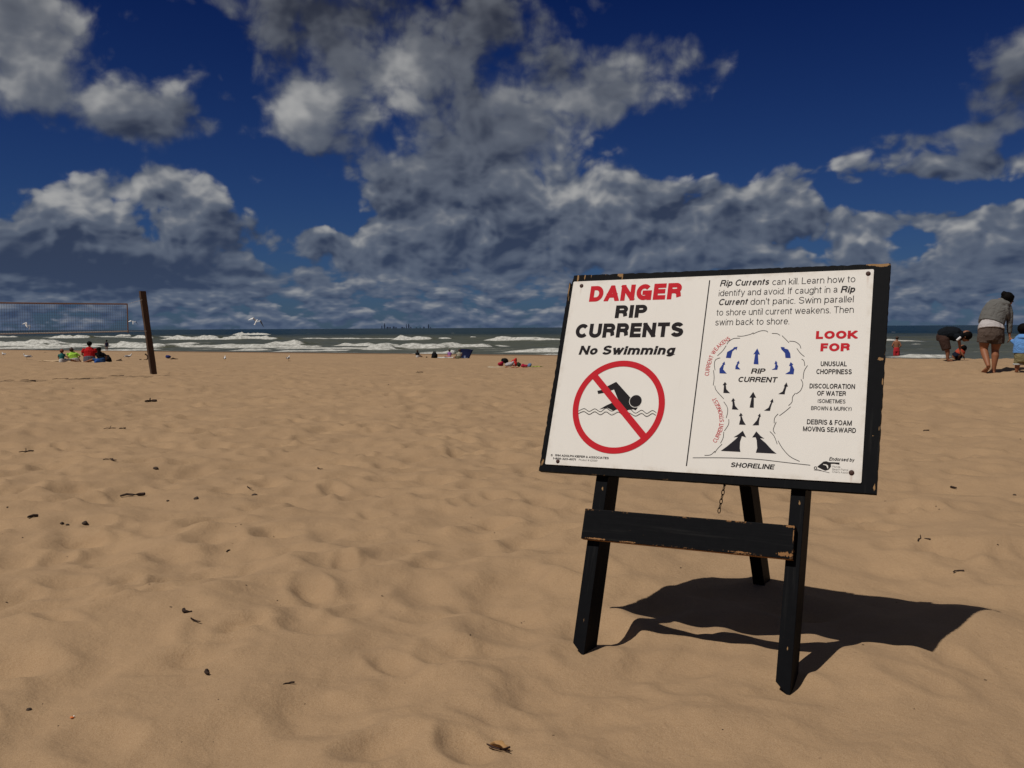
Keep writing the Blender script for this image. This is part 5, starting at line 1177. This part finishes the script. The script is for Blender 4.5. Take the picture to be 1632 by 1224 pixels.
# ------------------------------------------------------------------ litter of the strand
stone_m = plain('dark stone', (.045, .028, .018), .8, .4, 40, .003); twig_m = plain('dark twig', (.030, .016, .010), .9, .4, 60, .002); leaf_m = plain('dry leaf', (.34, .19, .075), .7, .3, 60, .001); leaf_d = plain('dark leaf edge', (.030, .010, .005), .7, .3, 60)
def stone(px, py, s, lab, seed):
    F = at(px, py, False); mb = MB().ell((0, 0, 0), (s, s*.75, s*.6), (0, 0, seed), 12, 8)
    mb.v = [tuple(Vector(p)*(1+.35*mnoise.noise(Vector(p)/s*1.3+Vector((seed, 0, 0))))) for p in mb.v]
    o = mb.build('pebble', stone_m, None, True); o.location = F+Vector((0, 0, s*.25)); return tag(o, lab, 'pebble', 'pebbles on the sand')
ST = [(248.5, 747.5, .028, 'dark pebble left of centre, the farthest from the camera'), (312.5, 795.5, .024, 'dark pebble right of the thick stick'), (406, 790.5, .026, 'brown pebble halfway between the thick stick and the photo centre'), (98.5, 835, .017, 'leftmost small pebble of the cluster of three'),
      (107.5, 837, .014, 'smallest middle pebble of the cluster of three'), (135, 835, .026, 'largest right pebble of the cluster of three'), (267.5, 798.5, .011, 'tiny pebble right below the end of the thick stick'), (1617, 789.5, .014, 'round black pebble near the right edge of the photo'), (46, 1131.5, .010, 'small black pebble in the bottom left corner')]
for i, (px, py, s, lab) in enumerate(ST): stone(px, py, s*.66, lab, i*1.7)
def twig(px, py, L, ang, lab, bend=.2, r=.004, fork=False):
    F = at(px, py, False); m = MB(); c, s = math.cos(ang), math.sin(ang)
    P = [((t-.5)*L*c-bend*L*math.sin(t*3.1)*s, (t-.5)*L*s+bend*L*math.sin(t*3.1)*c, r*.7+min(.012, L*.07)*abs(math.sin(t*5+ang))) for t in (0, .25, .5, .75, 1)]
    m.loft([(*p, r*(.7+.5*k/4)) for k, p in enumerate(P)], 6)
    if fork: m.loft([(*P[2], r*.8), (P[2][0]+.25*L*math.cos(ang+1.2), P[2][1]+.25*L*math.sin(ang+1.2), r+min(.03, L*.25), r*.5)], 6)
    o = m.build('twig', twig_m, None, True); o.location = F; return tag(o, lab, 'twig', 'twigs on the sand')
TW = [(211, 791.5, .125, .15, 'thick dark stick lying left of the pebble row', .06, .008, False), (42, 721, .10, .8, 'forked twig near the left edge', .1, .005, True), (240, 641, .13, .6, 'dark curled scrap of seaweed standing up, nearest the post', .3, .016, True), (174.5, 684, .10, .3, 'thin twig below the seaweed scrap, left one', .3, .004, True), (195, 683.5, .05, .3, 'tiny twig below the seaweed scrap, right one', .1, .006, False),
      (182, 734, .06, 2.4, 'thin twig above the topmost pebble, right one', .2, .005, False), (172, 733, .06, .2, 'thin twig above the topmost pebble, left one', .1, .004, False), (299, 975.5, .035, 2.6, 'dark scrap beside the deep footprint, upper one', .3, .005, False), (312, 990, .045, 2.5, 'thin twig beside the deep footprint, lower one', .1, .0025, True), (460, 1090.5, .028, .5, 'short thin twig low in the photo left of centre', .1, .0022, False),
      (331, 1073.5, .022, 2.1, 'small dark bark chip inside the large footprint at the bottom', .2, .005, False), (363.5, 879, .03, 1.4, 'short upright twig bit left of the photo centre', .1, .003, False), (1472.5, 862, .055, .15, 'greyish weed scrap right of the sign', .4, .0035, True), (1527.5, 912, .04, .1, 'small dark twig above the tip of the sign shadow', .2, .0035, False),
      (1520, 778, .03, 2.2, 'dark bark chip right of the sign board', .1, .006, False), (1476, 687, .05, .1, 'dark scrap beside the upper right of the sign board', .2, .006, False), (510.5, 747.5, .07, 2.2, 'thin curved twig left of the sign', .2, .003, False), (398, 778, .07, 2.2, 'pale thin twig touching the brown pebble', .1, .0025, False), (52, 825, .05, 1.2, 'brown leaf scrap left of the pebble cluster', .2, .007, False), (669, 594, .30, 1.1, 'long thin twig far off below the people in the middle', .1, .007, True),
      (128, 604.5, .35, .1, 'dark wrack stick in front of the seated family', .1, .006, False), (96, 604.5, .3, .1, 'short wrack stick farther left in front of the family', .1, .006, False), (185, 600, .3, .2, 'wrack stick left of the foot of the leaning post', .2, .007, False), (24, 607, .45, .3, 'long wrack stick near the left edge of the photo', .2, .006, False), (44, 608.5, .25, .5, 'curved wrack stick beside the long one at the left edge', .4, .012, False)]
for a in TW: twig(*a)
def build_leaf():
    F = at(797, 1194, False); r = empty('dry_leaf', F, R(-28), 'curled dry tan leaf with a long stem at the bottom centre', 'leaf')
    v = []; n = 12; w = .0135
    for i in range(n+1):
        t = i/n; x = (t-.5)*.050; h = w*math.sin(math.pi*min(1, t*1.02))**.7*(1+.2*math.sin(t*17))
        for j, q in enumerate((-1, -.5, 0, .5, 1)): v.append((x, q*h, .0025+.010*(q*q)*(.6+.5*math.sin(t*5))+(.006 if q < 0 else 0)*math.sin(t*3)))
    f = [(i*5+j, (i+1)*5+j, (i+1)*5+j+1, i*5+j+1) for i in range(n) for j in range(4)]
    o = MB().add(v, f).build('blade', leaf_m, r, True); sd = o.modifiers.new('thick', 'SOLIDIFY'); sd.thickness = .0008
    e = MB().loft([(-.026, -.012, .011, .0016), (-.012, -.016, .010, .0026), (.006, -.016, .009, .0024), (.020, -.012, .010, .0026), (.026, -.004, .012, .0022)], 6); e.build('curled_edge', leaf_d, r, True)
    MB().loft([(.018, -.010, .008, .0011), (.034, -.016, .005, .0008), (.052, -.020, .002, .0009)], 6).build('stem', twig_m, r, True)
build_leaf()
def build_shell():
    F = at(115, 1145.5, False); r = empty('shell_fragment', F, .4, 'tiny orange and white shell fragment in the bottom left corner', 'shell')
    MB().ell((0, 0, .003), (.0055, .004, .0026), (0, .3, .2), 10).build('shell', plain('orange shell', (.62, .17, .04), .4, .1), r, True)
    MB().ell((.004, .004, .004), (.0022, .0018, .0018), (0, 0, 0), 8).build('chip', plain('white shell', (.8, .75, .68), .4, .05), r, True)
build_shell()
rr_ = random.Random(21); CH = [(370.5, 866.5), (436, 855.5), (667.5, 862), (447, 965.5), (442, 957), (393, 933), (272, 967.5), (348, 1115), (392, 932.5), (340, 1182.5), (290, 1182.5), (486, 1122), (645, 1089), (238, 931), (609, 950), (36, 857), (4, 851), (107, 887.5), (384, 836), (376, 839.5), (265, 845), (12, 808.5), (117, 619), (619, 613), (835.5, 990.5), (831, 993), (788, 849), (1085, 905), (1411, 799), (1375, 1028), (1570, 1084), (1457, 1130), (1152, 1163), (1497, 812), (1492, 807), (1532, 696), (751, 825), (749.5, 1012), (68, 1122), (93, 1157), (10, 960), (1626, 700), (1590, 868), (1429, 960), (882, 1172)]
chip0 = MB().ell((0, 0, 0), (1, .6, .35), n=7, m=5); chip0.v = [tuple(Vector(p)*(1+.4*mnoise.noise(Vector(p)*1.5))) for p in chip0.v]; chip0 = chip0.build('bark_chip', twig_m, None)
for i, (px, py) in enumerate(CH):
    o = chip0 if i == 0 else chip0.copy()
    if i: COL.objects.link(o)
    P = at(px, py, False); k = math.hypot(P.x, P.y)*.00085*rr_.uniform(.7, 1.5); o.location = P+Vector((0, 0, k*.2)); o.scale = (k*rr_.uniform(.8, 1.8), k, k); o.rotation_euler = (0, 0, rr_.uniform(0, 3.1))
    tag(o, 'tiny dark bark chip lying loose on the open sand', 'bark chip', 'bark chips scattered on the sand')
